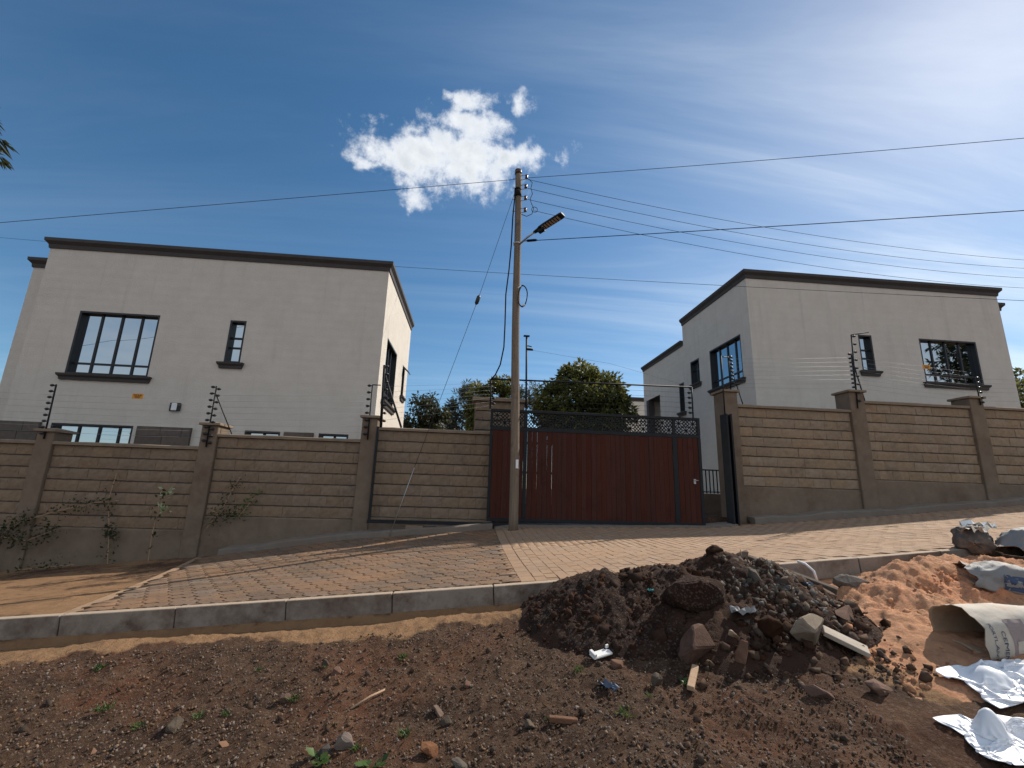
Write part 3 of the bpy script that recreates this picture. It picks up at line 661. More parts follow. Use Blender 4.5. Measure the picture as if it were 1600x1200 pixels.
for x0, x1, zt in ((6.05, 6.40, 2.54), (9.35, 9.74, 2.70), (12.65, 13.03, 2.70), (15.9, 16.25, 2.95)): pillar(wallR, x0, x1, zt)
box('junction_box', (5.985, 10.30, 1.68), (6.045, 10.40, 1.80), M['white'], wallR, .006)
# crack and patch: a lighter cement patch on the left plinth
# ------------------------------------------------------------------ sliding gate
gate = empty('sliding_gate', (2.9, 10.2, -.72), 'red-brown plank sliding gate in a dark steel frame with cut-out top screen', 'gate')
YG = 10.2; ZT, ZB_ = 1.74, -.70
def gbox(n, x0, x1, z0, z1, y0=YG-.03, y1=YG+.03, m='steel', b=.004): return box(n, (x0, y0, z0), (x1, y1, z1), M[m], gate, b)
gbox('frame_rail', .40, 5.29, ZT-.06, ZT); gbox('frame_rail', .40, 5.29, ZB_, ZB_+.07); gbox('frame_rail', .402, 5.288, 1.26, 1.34, YG-.027, YG+.027)
for xa, xb in ((.40, .46), (1.16, 1.24), (5.22, 5.29)): gbox('frame_stile', xa, xb, ZB_+.071, 1.259); gbox('frame_stile', xa, xb, 1.341, ZT-.061)
gbox('frame_stile', 4.61, 4.72, ZB_+.071, 1.259, YG-.028, YG+.028); gbox('frame_stile', 4.63, 4.70, 1.341, ZT-.061, YG-.028, YG+.028)
pl = [mesh('plank', *(lambda mb: (mb.V, mb.F))(MB().box((-.0535, -.011, -.97), (.0535, .011, .97), .004)))]; pl[0].materials.append(M['plank'])
def planks(x0, x1):
    n = max(1, round((x1-x0)/.112)); w = (x1-x0)/n
    for i in range(n):
        add('plank', pl[0], None, gate, put(gate, (x0+w*(i+.5)+random.uniform(-.0015, .0015), YG-.008+random.uniform(-.004, .004), .315)), (0, random.uniform(-.0012, .0012), 0), ((w-random.choice((.0006, .0008, .001, .001, .0014)) - (.0022 if x0 > 1 and i in (1, 3, 4, 7) else 0))/.107, 1, 1))
planks(.465, 1.155); planks(1.245, 4.605); planks(4.725, 5.215)
for z in (-.35, .35, 1.0): gbox('cross_rail', .47, 5.21, z-.025, z+.025, YG+.012, YG+.045)
# laser-cut screen: plate cells with diamond and petal holes, real openings
def screen(x0, x1, z0, z1):
    m = MB(); n = max(1, round((x1-x0)/.155)); w = (x1-x0)/n; rows = 2; h = (z1-z0)/rows; y0, y1 = YG-.004, YG+.004
    def bar(ax, az, bx, bz, t):
        d = Vector((bx-ax, 0, bz-az)); l = d.length; d /= l; p = Vector((-d.z, 0, d.x))*t/2; a = Vector((ax, 0, az)); b = Vector((bx, 0, bz))
        V_ = [a-p, b-p, b+p, a+p]; m.add([(q.x, y0, q.z) for q in V_]+[(q.x, y1, q.z) for q in V_], [(0, 1, 2, 3), (7, 6, 5, 4), (0, 4, 5, 1), (1, 5, 6, 2), (2, 6, 7, 3), (3, 7, 4, 0)])
    for j in range(rows):
        for i in range(n):
            a = x0+w*i; b = a+w; c = z0+h*j; d = c+h; mx, mz = (a+b)/2, (c+d)/2
            bar(a, c, b, d, .02); bar(a, d, b, c, .02)
            if (i+j) % 2 == 0: bar(a, mz, mx, d, .022); bar(mx, d, b, mz, .022); bar(b, mz, mx, c, .022); bar(mx, c, a, mz, .022)
            else: bar(a, mz, b, mz, .02); bar(mx, c, mx, d, .02)
    for j in range(rows+1): bar(x0, z0+h*j, x1, z0+h*j, .012)
    m.build('cut_screen', M['steel'], gate)
for a, b in ((.465, 1.155), (1.245, 4.625), (4.705, 5.215)): screen(a, b, 1.345, ZT-.065)
lk = gbox('latch', 5.06, 5.11, .22, .33, YG-.05, YG-.02, 'galv', .004); tube('latch_handle', [(5.085, YG-.05, .30), (5.085, YG-.09, .30), (5.15, YG-.09, .30)], .008, M['galv'], lk)
# frame above the gate carrying the electric strands
tube('top_bar', [(.37, YG, 2.43), (5.16, YG, 2.48)], .02, M['steel'], gate)
tube('upright', [(.38, YG, ZT), (.37, YG, 2.43)], .018, M['steel'], gate); tube('upright', [(5.15, YG, ZT), (5.16, YG, 2.48)], .018, M['steel'], gate); tube('upright', [(1.2, YG, ZT), (1.17, YG, 3.52)], .022, M['steel'], gate)
tube('bracket', [(1.17, YG-.0, 3.19), (1.33, YG, 3.19)], .03, M['steel'], gate); tube('bracket', [(1.17, YG, 3.28), (1.30, YG, 3.26)], .014, M['steel'], gate); box('finial', (1.10, YG-.03, 3.50), (1.24, YG+.03, 3.53), M['steel'], gate)
ins_me = mesh('insulator', *(lambda mb: (mb.V, mb.F))(MB().tube([(-.045, 0, 0), (-.03, 0, 0), (-.028, 0, 0), (.0, 0, 0), (.02, 0, 0), (.045, 0, 0)], [.012, .014, .026, .03, .024, .01], 8)), smooth=True); ins_me.materials.append(M['insul'])
for k in range(5):
    z = 1.86+.12*k; add('insulator', ins_me, None, gate, put(gate, (5.09, YG, z))); add('insulator', ins_me, None, gate, put(gate, (.45, YG, z)))
    tube('strand', [(.48, YG, z), (2.7, YG, z-.01), (5.06, YG, z)], .0022, M['wire'], gate, 4)
tube('strand', [(1.17, YG, 3.19), (3.2, YG, 2.95), (5.16, YG, 2.48)], .0022, M['wire'], gate, 4)
# catch channel on the right pillar and ground track on the left
cc = MB().box((5.90, 10.10, -.66), (5.915, 10.36, 1.86)).box((6.03, 10.10, -.66), (6.045, 10.36, 1.86)).box((5.916, 10.34, -.66), (6.029, 10.358, 1.86)).box((5.9, 10.085, -.66), (5.94, 10.099, 1.86)).box((6.005, 10.085, -.66), (6.045, 10.099, 1.86)).build('gate_catch', M['steel'])
tag(cc, 'dark steel upright channel fixed before the right gate pillar', 'gate post')
tr = MB().box((-2.1, 10.16, -.80), (5.3, 10.24, -.775)).box((-2.1, 10.19, -.775), (5.3, 10.21, -.73)).build('gate_track', M['steel']); tag(tr, 'dark steel track for the sliding gate running before the wall', 'track')
for k, (xb_, wd) in enumerate(((-1.1, 'left'), (-.45, 'middle'), (.2, 'right'))):
    o = add('support_block', BLK['stone'][k], None, None, (xb_, 10.16, -.92), (0, 0, .02*(k-1)), (.94, 1.0, .94)); tag(o, wd + ' one of the three rough stone blocks propping the gate track', 'block', 'stone blocks under the gate track')
gst = box('guide_post', (-2.10, 10.28, -.75), (-2.055, 10.34, 1.24), M['steel']); tag(gst, 'thin dark steel guide post beside the pillar left of the gate track', 'post')

# ------------------------------------------------------------------ electric fence posts
def fpost(top, bot, r, nins, side, label, brace=None, extra=None, dbl=False):
    e = empty('fence_post', bot, label, 'fence post', 'electric fence posts')
    tube('post', [bot, top], r, M['steel'], e)
    b, t = Vector(bot), Vector(top)
    for k in range(nins):
        p = b + (t-b)*(.1+.88*k/max(1, nins-1)); add('insulator', ins_me, None, e, put(e, p+Vector((side*.062, -.01, 0))), (0, 0, 0 if side < 0 else math.pi))
        if dbl: add('insulator', ins_me, None, e, put(e, p+Vector((-side*.062, -.01, -.04))), (0, 0, math.pi if side < 0 else 0))
    if brace: tube('brace', [t+(b-t)*.12, brace], r*.75, M['steel'], e)
    if extra: tube('bracket', extra, r*.8, M['steel'], e)
    return e
fpost((-8.89, 10.36, 1.86), (-8.86, 10.36, .70), .016, 9, -1, 'leaning black electric fence post on the far left wall pillar')
fpost((-5.64, 10.355, 1.99), (-5.64, 10.355, .66), .016, 9, -1, 'black fence post with two rows of insulators on the second pillar from left', brace=(-5.29, 10.62, .975), dbl=True)
fpost((-2.30, 10.355, 2.19), (-2.29, 10.355, .95), .015, 8, -1, 'thin angled black fence post on the pillar nearest the pole', extra=[(-2.30, 10.355, 2.19), (-2.12, 10.36, 2.19)])
fpost((-2.09, 10.42, 2.68), (-2.04, 10.42, 1.24), .032, 8, 1, 'thick black fence post with a diagonal brace at the lit house corner', brace=(-1.60, 10.5, 1.26))
fpost((5.98, 10.25, 3.32), (5.97, 10.25, 1.87), .016, 0, 1, 'tall thin post above the steel gate catch channel', extra=[(5.98, 10.25, 3.3), (6.28, 10.46, 3.36)])
fpost((6.29, 10.46, 3.39), (6.29, 10.46, 2.53), .016, 9, 1, 'insulator post with brace on top of the right gate pillar', brace=(6.64, 10.56, 2.175))
fpost((9.60, 10.355, 4.12), (9.50, 10.355, 2.20), .016, 9, 1, 'tallest fence post with a top bracket on the middle right pillar', extra=[(9.60, 10.355, 4.12), (9.95, 10.2, 4.16)])
fpost((9.71, 10.55, 3.68), (9.70, 10.55, 2.68), .02, 9, -1, 'short thick insulator post behind the tallest fence post', brace=(9.95, 10.6, 2.43))
fpost((12.89, 10.355, 3.17), (12.90, 10.355, 2.44), .015, 6, 1, 'short fence post on the pillar below the wide window at right')
def strands(p0, p1, zs0, zs1, label, y=10.44):
    e = empty('fence_strands', (p0, y, zs0[0]), label, 'fence wire', 'electric fence strands')
    for a, b in zip(zs0, zs1): tube('strand', [(p0, y, a), ((p0+p1)/2, y, (a+b)/2-.015), (p1, y, b)], .002, M['fwire'], e, 4)
strands(-12.2, -8.9, [.9+.13*k for k in range(7)], [.85+.13*k for k in range(7)], 'thin electric strands over the leftmost wall panel', 10.36)
strands(-8.86, -5.7, [.85+.13*k for k in range(7)], [.85+.14*k for k in range(7)], 'thin electric strands between the two leftmost wall pillars', 10.35)
strands(-5.6, -2.35, [1.0+.13*k for k in range(7)], [1.1+.14*k for k in range(7)], 'thin electric strands over the wall below the slim window', 10.345)
strands(-2.0, .45, [1.4+.13*k for k in range(7)], [1.86+.09*k for k in range(7)], 'thin electric strands over the wall panel beside the gate', 10.41)
strands(6.35, 9.64, [2.6+.105*k for k in range(8)], [2.75+.115*k for k in range(8)], 'bright electric strands over the warm stone panel beside the gate', 10.50)
strands(9.76, 12.85, [2.75+.115*k for k in range(8)], [2.55+.115*k for k in range(8)], 'thin electric strands below the windows of the right house', 10.5)
strands(12.96, 18, [2.55+.115*k for k in range(6)], [2.75+.115*k for k in range(6)], 'thin electric strands over the wall at the right edge', 10.36)
def warn(x, z, y, label):
    e = empty('warning_sign', (x, y, z), label, 'sign', 'yellow warning signs on the fence')
    box('plate', (x-.11, y-.002, z-.055), (x+.11, y+.002, z+.055), M['sign'], e, .0008)
    # small dark print, too worn to read
    for a, b, c, d in ((-.075, -.045, .012, .034), (-.035, -.012, .012, .034), (0, .03, .012, .034), (.042, .075, .012, .034), (-.06, .06, -.018, -.004), (-.05, .045, -.038, -.028)):
        box('print', (x+a, y-.0038, z+c), (x+b, y-.0026, z+d), M['black'], e)
warn(-7.20, 1.68, 10.335, 'yellow warning sign hung on the strands below the left house window')
warn(11.72, 3.42, 10.49, 'yellow warning sign hung before the wide window of the right house')

# ------------------------------------------------------------------ houses
def facade(name, axis, c, a0, a1, z0, z1, holes, parent, mat, flip=False):
    """wall sheet in plane (axis 'y': y=c, a along x; axis 'x': x=c, a along y) with rectangular openings and 0.2 m reveals"""
    A = sorted({a0, a1, *[h[0] for h in holes], *[h[1] for h in holes]}); Z = sorted({z0, z1, *[h[2] for h in holes], *[h[3] for h in holes]})
    mb = MB(); P = (lambda a, z, d=0: (a, c+d, z)) if axis == 'y' else (lambda a, z, d=0: (c+d, a, z))
    for i in range(len(A)-1):
        for j in range(len(Z)-1):
            am, zm = (A[i]+A[i+1])/2, (Z[j]+Z[j+1])/2
            if any(h[0] < am < h[1] and h[2] < zm < h[3] for h in holes): continue
            f = (0, 1, 2, 3)
            mb.add([P(A[i], Z[j]), P(A[i+1], Z[j]), P(A[i+1], Z[j+1]), P(A[i], Z[j+1])], [f[::-1] if flip else f])
    return mb.build(name, mat, parent)
def window(parent, axis, c, a0, a1, z0, z1, ins, cols, rows, sill=True, reveal=.13, sillh=.17):
    """ins: +1/-1 direction into the wall along the normal axis. cols/rows: fractions of the bars"""
    def B(aa, ab, za, zb, d0, d1):
        lo, hi = sorted((c+ins*d0, c+ins*d1))
        return ((aa, lo, za), (ab, hi, zb)) if axis == 'y' else ((lo, aa, za), (hi, ab, zb))
    w = MB(); t = .05
    for args in ((a0, a0+t, z0, z1), (a1-t, a1, z0, z1), (a0+t, a1-t, z1-t, z1), (a0+t, a1-t, z0, z0+t)):
        w.box(*B(*args, .003, reveal+.05))
    fr = w.build('window', M['frame'], parent)
    cs = [a0+t] + [a0+(a1-a0)*f for f in cols] + [a1-t]; rs = [z0+t] + [z0+(z1-z0)*f for f in rows] + [z1-t]
    bt = .026
    for x in cs[1:-1]: MB().box(*B(x-bt, x+bt, z0+t, z1-t, reveal-.02, reveal+.04)).build('mullion', M['frame'], fr)
    for z in rs[1:-1]:
        MB().box(*B(a0+t, a1-t, z-bt, z+bt, reveal-.016, reveal+.036)).build('transom', M['frame'], fr)
    for i in range(len(cs)-1):
        for j in range(len(rs)-1):
            p = MB().box(*B(cs[i], cs[i+1], rs[j], rs[j+1], reveal+.012, reveal+.02)).build('pane', M['glass'], fr)
            if axis == 'y': p.rotation_euler = (random.uniform(-.004, .004), 0, random.uniform(-.004, .004))
    if sill:
        b, tp = z0-sillh, z0-.004; e = .13; mb = MB()
        prof = [(0, b), (.05, b), (.06, b+.07), (.11, tp-.05), (.12, tp), (-.1, tp)]
        ends = []
        for aa, k in ((a0-e, .05), (a1+e, -.05)):
            for q, (d, z) in enumerate(prof):
                s = aa + (k if q < 2 else (k*.8 if q == 2 else 0)); ends.append((s, c-ins*d, z) if axis == 'y' else (c-ins*d, s, z))
        F = [tuple(range(6)), tuple(range(11, 5, -1))] + [(k, k+6, (k+1) % 6+6, (k+1) % 6) for k in range(6)]
        mb.add(ends, F).build('sill', M['trim'], fr)
    return fr
def cornice(parent, pts, z, h=.28, name='cornice', closed=False):
    """sweep a flared moulding along plan points; outward = right-hand side of travel"""
    prof = [(-.05, 0), (.03, 0), (.045, h*.38), (.075, h*.5), (.12, h*.68), (.125, h), (-.2, h)]
    pts = [Vector((p[0], p[1])) for p in pts]; n = len(pts); rings = []
    for i in range(n):
        d0 = (pts[i]-pts[i-1]).normalized() if i > 0 else None; d1 = (pts[i+1]-pts[i]).normalized() if i < n-1 else None
        n0 = Vector((d0.y, -d0.x)) if d0 else None; n1 = Vector((d1.y, -d1.x)) if d1 else None
        if n0 is None: m = n1
        elif n1 is None: m = n0
        else: m = (n0+n1); m = m/m.dot(n0)
        rings.append([(pts[i].x+m.x*o, pts[i].y+m.y*o, z+zz_) for o, zz_ in prof])
    k = len(prof); V = [v_ for r_ in rings for v_ in r_]; F = [tuple(range(k))[::-1], tuple((n-1)*k+i for i in range(k))]
    for i in range(n-1):
        for q in range(k): F.append((i*k+q, i*k+(q+1) % k, (i+1)*k+(q+1) % k, (i+1)*k+q))
    return MB().add(V, F).build(name, M['trim'], parent)
# ---- left house
hl = empty('house', (-7.5, 13, -1.0), 'pale rendered two-storey house at left with one sunlit side wall', 'house', 'flat-roofed houses behind the walls')
LX0, LX1, LY, LYB, LZ = -12.23, -2.74, 13.0, 18.35, 6.27
CW = [(-11.03, -8.92, 2.65, 4.45), (-7.02, -6.58, 3.18, 4.43), (-11.03, -9.0, .1, 1.31), (-6.15, -5.22, .1, 1.31), (-4.2, -3.4, .1, 1.31)]
facade('wall', 'y', LY, LX0, LX1, -1.2, LZ+.02, CW, hl, M['plaster'])
window(hl, 'y', LY, *CW[0], 1, (.25, .5, .75), (.18,)); window(hl, 'y', LY, *CW[1], 1, (), (.37, .60)); window(hl, 'y', LY, *CW[2], 1, (.3, .55, .8), (), False)
window(hl, 'y', LY, *CW[3], 1, (.5,), (), False); window(hl, 'y', LY, *CW[4], 1, (.5,), (), False)
SW = [(13.75, 15.65, 2.47, 4.43), (17.06, 17.66, 3.25, 4.45)]
facade('wall', 'x', LX1, LY, LYB, -1.2, LZ+.02, SW, hl, M['plaster'])
window(hl, 'x', LX1, *SW[0], -1, (.25, .5, .75), (.18,)); wsm = window(hl, 'x', LX1, *SW[1], -1, (), (.55,))
MB().add([(LX1+.02, 17.1, 4.38), (LX1+.02, 17.62, 4.38), (LX1+.22, 17.62, 4.18), (LX1+.22, 17.1, 4.18), (LX1+.035, 17.1, 4.395), (LX1+.035, 17.62, 4.395), (LX1+.235, 17.62, 4.195), (LX1+.235, 17.1, 4.195)], BOXF).build('casement', M['frame'], wsm)
MB().add([(LX0, LYB, -1.2), (LX1, LYB, -1.2), (LX1, LYB, LZ), (LX0, LYB, LZ), (LX0, LY, -1.2), (LX0, LY, LZ)], [(1, 0, 3, 2), (0, 4, 5, 3)]).build('wall', M['plaster'], hl)
MB().add([(LX0, LY, LZ-.02), (LX1, LY, LZ-.02), (LX1, LYB, LZ-.02), (LX0, LYB, LZ-.02)], [(0, 1, 2, 3)]).build('roof', M['footing'], hl)
cornice(hl, [(LX0, LYB), (LX0, LY), (LX1, LY), (LX1, LYB)], LZ)
wg = MB().box((-13.22, 13.72, -1.6), (LX0+.1, 18.2, 5.98)).build('wing', M['plaster'], hl); cornice(wg, [(-13.22, 18.2), (-13.22, 13.72), (LX0+.05, 13.72)], 5.96)
def cladding(x0, x1):
    c = box('cladding', (x0, LY-.06, -1.2), (x1, LY-.004, 1.31), M['mortar'], hl)
    for j in range(4):
        z1 = 1.31-.26*j; x = x0; 
        while x < x1-.01:
            w = min(random.uniform(.4, .7), x1-x); w = x1-x if x1-x-w < .15 else w
            MB().box((x+.003, LY-.085+random.uniform(-.006, .006), z1-.25), (x+w-.003, LY-.058, z1-.002), .006).build('block', M['clad'], c); x += w
cladding(-12.22, -11.25); cladding(-8.86, -7.5); cladding(-5.1, -4.33)
lamp = empty('bulkhead_light', (-8.03, LY-.06, 1.86), 'square white bulkhead lamp in a dark case on the left house wall', 'wall lamp')
box('case', (-8.17, LY-.07, 1.745), (-7.89, LY-.002, 1.975), M['frame'], lamp, .02); box('diffuser', (-8.10, LY-.10, 1.76), (-7.96, LY-.072, 1.96), M['white'], lamp, .012)
# ---- right house
hr = empty('house', (13.6, 13.5, -.4), 'pale rendered two-storey house at right, both visible walls in shade', 'house', 'flat-roofed houses behind the walls')
RX0, RX1, RY, RYM, RYB, RZ, RZ2 = 8.95, 18.3, 13.5, 18.25, 22.95, 7.17, 6.27
FW = [(12.75, 13.24, 4.14, 5.40), (14.97, 17.10, 3.86, 5.40)]
facade('wall', 'y', RY, RX0, RX1, -.8, RZ+.02, FW, hr, M['plaster'])
window(hr, 'y', RY, *FW[0], 1, (), (.37, .60)); window(hr, 'y', RY, *FW[1], 1, (.25, .5, .75), (.2,))
SM = [(14.07, 16.13, 3.84, 5.38), (16.96, 17.70, 4.36, 5.36)]; SB = [(18.36, 18.84, 3.4, 4.68), (20.9, 22.65, 2.0, 4.63)]
facade('wall', 'x', RX0, RY, RYM, -.8, RZ+.02, SM, hr, M['plaster'], True); facade('wall', 'x', RX0, RYM, RYB, -.8, RZ2+.02, SB, hr, M['plaster'], True)
window(hr, 'x', RX0, *SM[0], 1, (.25, .5, .75), (.2,)); window(hr, 'x', RX0, *SM[1], 1, (.5,), (.62,)); window(hr, 'x', RX0, *SB[0], 1, (), (.5,))
po = MB(); a = SB[1]
po.add([(RX0, a[0], a[2]), (RX0+1.3, a[0], a[2]), (RX0+1.3, a[1], a[2]), (RX0, a[1], a[2]), (RX0, a[0], a[3]), (RX0+1.3, a[0], a[3]), (RX0+1.3, a[1], a[3]), (RX0, a[1], a[3])], [(0, 1, 2, 3), (0, 4, 5, 1), (1, 5, 6, 2), (2, 6, 7, 3)])
pc = po.build('balcony_recess', M['plaster'], hr); MB().add([(RX0, a[0], a[3]-.002), (RX0+1.3, a[0], a[3]-.002), (RX0+1.3, a[1], a[3]-.002), (RX0, a[1], a[3]-.002)], [(0, 1, 2, 3)]).build('soffit', M['trim'], pc)
box('column', (RX0-.01, 22.35, a[2]), (RX0+.3, 22.62, a[3]-.01), M['trim'], hr, .01)
MB().add([(RX1, RY, -.8), (RX1, RYB, -.8), (RX1, RYB, RZ2), (RX1, RYM, RZ2), (RX1, RYM, RZ), (RX1, RY, RZ), (RX0, RYB, -.8), (RX0, RYB, RZ2), (RX0, RYM, RZ2), (RX0, RYM, RZ)], [(0, 1, 2, 3, 4, 5), (1, 6, 7, 2), (8, 9, 4, 3)]).build('wall', M['plaster'], hr)
MB().add([(RX0, RY, RZ-.02), (RX1, RY, RZ-.02), (RX1, RYM, RZ-.02), (RX0, RYM, RZ-.02), (RX0, RYM, RZ2-.02), (RX1, RYM, RZ2-.02), (RX1, RYB, RZ2-.02), (RX0, RYB, RZ2-.02)], [(0, 1, 2, 3), (4, 5, 6, 7)]).build('roof', M['footing'], hr)
cornice(hr, [(RX0, RYM), (RX0, RY), (RX1, RY), (RX1, RYM)], RZ); cornice(hr, [(RX0, RYB), (RX0, RYM+.02)], RZ2, .24)
wg = MB().box((RX1-.1, 14.2, -.8), (19.25, 18.2, 6.98)).build('wing', M['plaster'], hr); cornice(wg, [(RX1-.05, 14.2), (19.25, 14.2), (19.25, 18.2)], 6.96)
# ---- low rendered wall with railing inside the gate
rw = empty('railing_wall', (6.9, 12.5, -.75), 'low rendered wall topped with black vertical railings inside the open gate gap', 'railing')
box('low_wall', (5.2, 12.42, -.9), (8.7, 12.6, .02), M['render'], rw, .01)
tube('rail', [(5.25, 12.5, .67), (8.65, 12.5, .67)], .018, M['steel'], rw); tube('rail', [(5.25, 12.5, .07), (8.65, 12.5, .07)], .015, M['steel'], rw)
bar_me = mesh('bar', *(lambda mb: (mb.V, mb.F))(MB().box((-.012, -.012, 0), (.012, .012, .64)))); bar_me.materials.append(M['steel'])
for k in range(32): add('bar', bar_me, None, rw, put(rw, (5.3+.107*k, 12.5, .03)))
# ---- far buildings glimpsed between the trees
def far_house(x0, x1, y0, y1, z1, label, wins):
    e = empty('house', ((x0+x1)/2, (y0+y1)/2, -1), label, 'house', 'flat-roofed houses behind the walls')
    facade('wall', 'y', y0, x0, x1, -1, z1, wins, e, M['plaster'])
    MB().add([(x0, y0, -1), (x0, y1, -1), (x0, y1, z1), (x0, y0, z1), (x1, y0, -1), (x1, y1, -1), (x1, y1, z1), (x1, y0, z1)], [(0, 3, 2, 1), (4, 5, 6, 7), (1, 2, 6, 5), (3, 7, 6, 2)]).build('wall', M['plaster'], e)
    for w_ in wins: window(e, 'y', y0, *w_, 1, (.5,), (), False)
    cornice(e, [(x0, y1), (x0, y0), (x1, y0), (x1, y1)], z1-.02, .26)
far_house(9.6, 17, 29, 36, 5.9, 'distant pale house showing behind the round tree', [(11, 12.6, 3.2, 4.6)])
far_house(-4.6, -1.6, 40, 48, 5.7, 'distant white house glimpsed between the small trees left of the pole', [(-3.9, -3.0, 3.4, 4.6)])

# ------------------------------------------------------------------ utility pole
pole = empty('utility_pole', (.93, 9.6, -.8), 'weathered wooden utility pole standing before the gate', 'pole')
pts = []; rs = []
for k in range(23):
    t = k/22; pts.append((.93-.13*t+.012*math.sin(t*9), 9.6+.008*math.sin(t*7+1), -.95+8.45*t)); rs.append(.098-.022*t+random.uniform(-.0015, .0015))
tube('shaft', pts, rs, M['pole'], pole, 14)
tube('top_band', [(.80, 9.6, 7.40), (.80, 9.6, 7.51)], .083, M['brown'], pole, 14)
tube('stay_band', [(.805, 9.6, 6.78), (.805, 9.6, 6.93)], .09, M['cable'], pole, 14); tube('stay_band', [(.803, 9.6, 6.96), (.803, 9.6, 7.0)], .087, M['cable'], pole, 14)
INS = [(1.0, 9.52, 7.29), (.99, 9.52, 7.03), (.99, 9.52, 6.72), (.99, 9.52, 6.40)]
for k, p in enumerate(INS):
    br = tube('d_bracket', [(.80, 9.6, p[2]+.055), (.99, 9.52, p[2]+.055), (1.0, 9.52, p[2]-.055), (.80, 9.6, p[2]-.055)], .009, M['galv'], pole, 6)
    tube('shackle_insulator', [(p[0]-.005, p[1], p[2]-.05), (p[0]-.005, p[1], p[2]-.03), (p[0]-.005, p[1], p[2]), (p[0]-.005, p[1], p[2]+.03), (p[0]-.005, p[1], p[2]+.05)], [.03, .04, .026, .04, .03], M['brown'], br, 10)
    tube('back_bolt', [(.68, 9.62, p[2]), (.80, 9.6, p[2])], .009, M['galv'], br, 6)
jp = [(1.05, 9.5, 7.22), (1.13, 9.46, 7.1), (1.10, 9.46, 6.95), (1.14, 9.46, 6.8), (1.09, 9.46, 6.66), (1.12, 9.47, 6.55), (1.18, 9.47, 6.42), (1.14, 9.48, 6.28), (1.02, 9.5, 6.22), (.9, 9.53, 6.28)]
tube('jumper_cable', jp, .008, M['cable'], pole, 6)
lp = [(1.06+.07*math.cos(a), 9.48, 6.40+.07*math.sin(a)) for a in np.linspace(0, 2*math.pi, 13)]; tube('wire_loop', [(q[0]+.14, q[1], q[2]) for q in lp], .007, M['wire'], pole, 6)
tube('wire_band', [(.82, 9.6, 5.53), (.82, 9.6, 5.56)], .09, M['galv'], pole, 14)
co = []
for a in np.linspace(0, 5.5*math.pi, 60): co.append((.975+.10*math.cos(a)+.006*math.sin(3*a), 9.45-.035*math.sin(a)+.004*a*.3, 4.19+.24*math.sin(a)+.01*math.cos(2.3*a)))
tube('cable_coil', co, .011, M['cable'], pole, 6); tube('coil_tie', [(.87, 9.46, 4.37), (.93, 9.42, 4.42)], .022, M['white'], pole, 8); tube('coil_tie', [(.98, 9.44, 3.95), (1.02, 9.42, 3.99)], .022, M['white'], pole, 8)
box('paper_notice', (.93, 9.49, .40), (.985, 9.505, .58), M['white'], pole, .002)
# street lamp on its arm
lampo = empty('street_lamp', (.9, 9.55, 5.5), 'black LED street lamp head on a short pole arm', 'street lamp')
tube('arm', [(.88, 9.52, 5.50), (1.03, 9.32, 5.57), (1.18, 9.15, 5.62)], .022, M['galv'], lampo, 8)
def lamp_head():
    a = Vector((1.16, 9.17, 5.61)); b = Vector((1.72, 8.66, 5.79)); d = (b-a).normalized(); s = d.cross(Vector((0, 0, 1))).normalized(); n = s.cross(d)
    def P(t, w, h): return a + d*t + s*w + n*h
    L_ = (b-a).length
    m = MB(); sec = [(0, .035, .03), (.1, .045, .04), (.18, .085, .045), (.3, .095, .05), (L_-.05, .095, .045), (L_, .075, .03)]
    V = []
    for t, w, h in sec: V += [P(t, -w, -h*.45), P(t, w, -h*.45), P(t, w, h*.3), P(t, w*.6, h), P(t, -w*.6, h), P(t, -w, h*.3)]
    F = [(5, 4, 3, 2, 1, 0), tuple(len(V)-6+k for k in range(6))]
    for i in range(len(sec)-1):
        for k in range(6): F.append((i*6+k, i*6+(k+1) % 6, i*6+6+(k+1) % 6, i*6+6+k))
    hd = m.add(V, F).build('head', M['steel'], lampo)
    for k in range(7):
        t0 = .24 + k*(L_-.32)/7; t1 = t0 + (L_-.32)/7*.62; q = [P(t0, -.075, -.022), P(t1, -.075, -.022), P(t1, .075, -.022), P(t0, .075, -.022), P(t0, -.075, -.032), P(t1, -.075, -.032), P(t1, .075, -.032), P(t0, .075, -.032)]
        MB().add(q, BOXF).build('led_module', M['led'], hd)
    MB().add([P(.12, -.05, -.09), P(.26, -.05, -.09), P(.26, .05, -.09), P(.12, .05, -.09), P(.12, -.05, -.02), P(.26, -.05, -.02), P(.26, .05, -.02), P(.12, .05, -.02)], BOXF).build('joint', M['steel'], hd)
lamp_head()
# ------------------------------------------------------------------ overhead wires
def sagline(a, b, sag, n=24):
    a, b = Vector(a), Vector(b); return [a+(b-a)*(i/n) - Vector((0, 0, sag*4*(i/n)*(1-i/n))) for i in range(n+1)]
def wire(pts, r, label, mat='wire'): return tag(tube('overhead_wire', pts, r, M[mat], None, 5), label, 'wire', 'overhead wires')
def through(p0, p1, ext): # continue the line p0->p1 beyond p1
    p0, p1 = Vector(p0), Vector(p1); return p1+(p1-p0)*ext
wire(sagline((.72, 9.53, 7.2), through((.72, 9.53, 7.2), (-10.14, 9.6, 5.13), 1.2), .0), .006, 'overhead wire leaving the pole top to the left, crossing the cloud edge')
wire(sagline((1.02, 9.5, 7.25), through((1.02, 9.5, 7.25), (10.16, 6.5, 6.89), 1.0), .12), .006, 'topmost overhead wire rising to the right edge')
def qline(p0, pm, p1, xe):
    xs = [p0[0], pm[0], p1[0]]; cz = np.polyfit(xs, [p0[2], pm[2], p1[2]], 2); cy = np.polyfit(xs, [p0[1], pm[1], p1[1]], 1)
    return [(x, float(np.polyval(cy, x)), float(np.polyval(cz, x))) for x in np.linspace(p0[0], xe, 30)]
wire(qline((1.03, 9.48, 7.24), (7.73, 10.5, 7.04), (16.83, 11.5, 7.44), 26), .0055, 'first of the four sagging wires running right from the pole top')
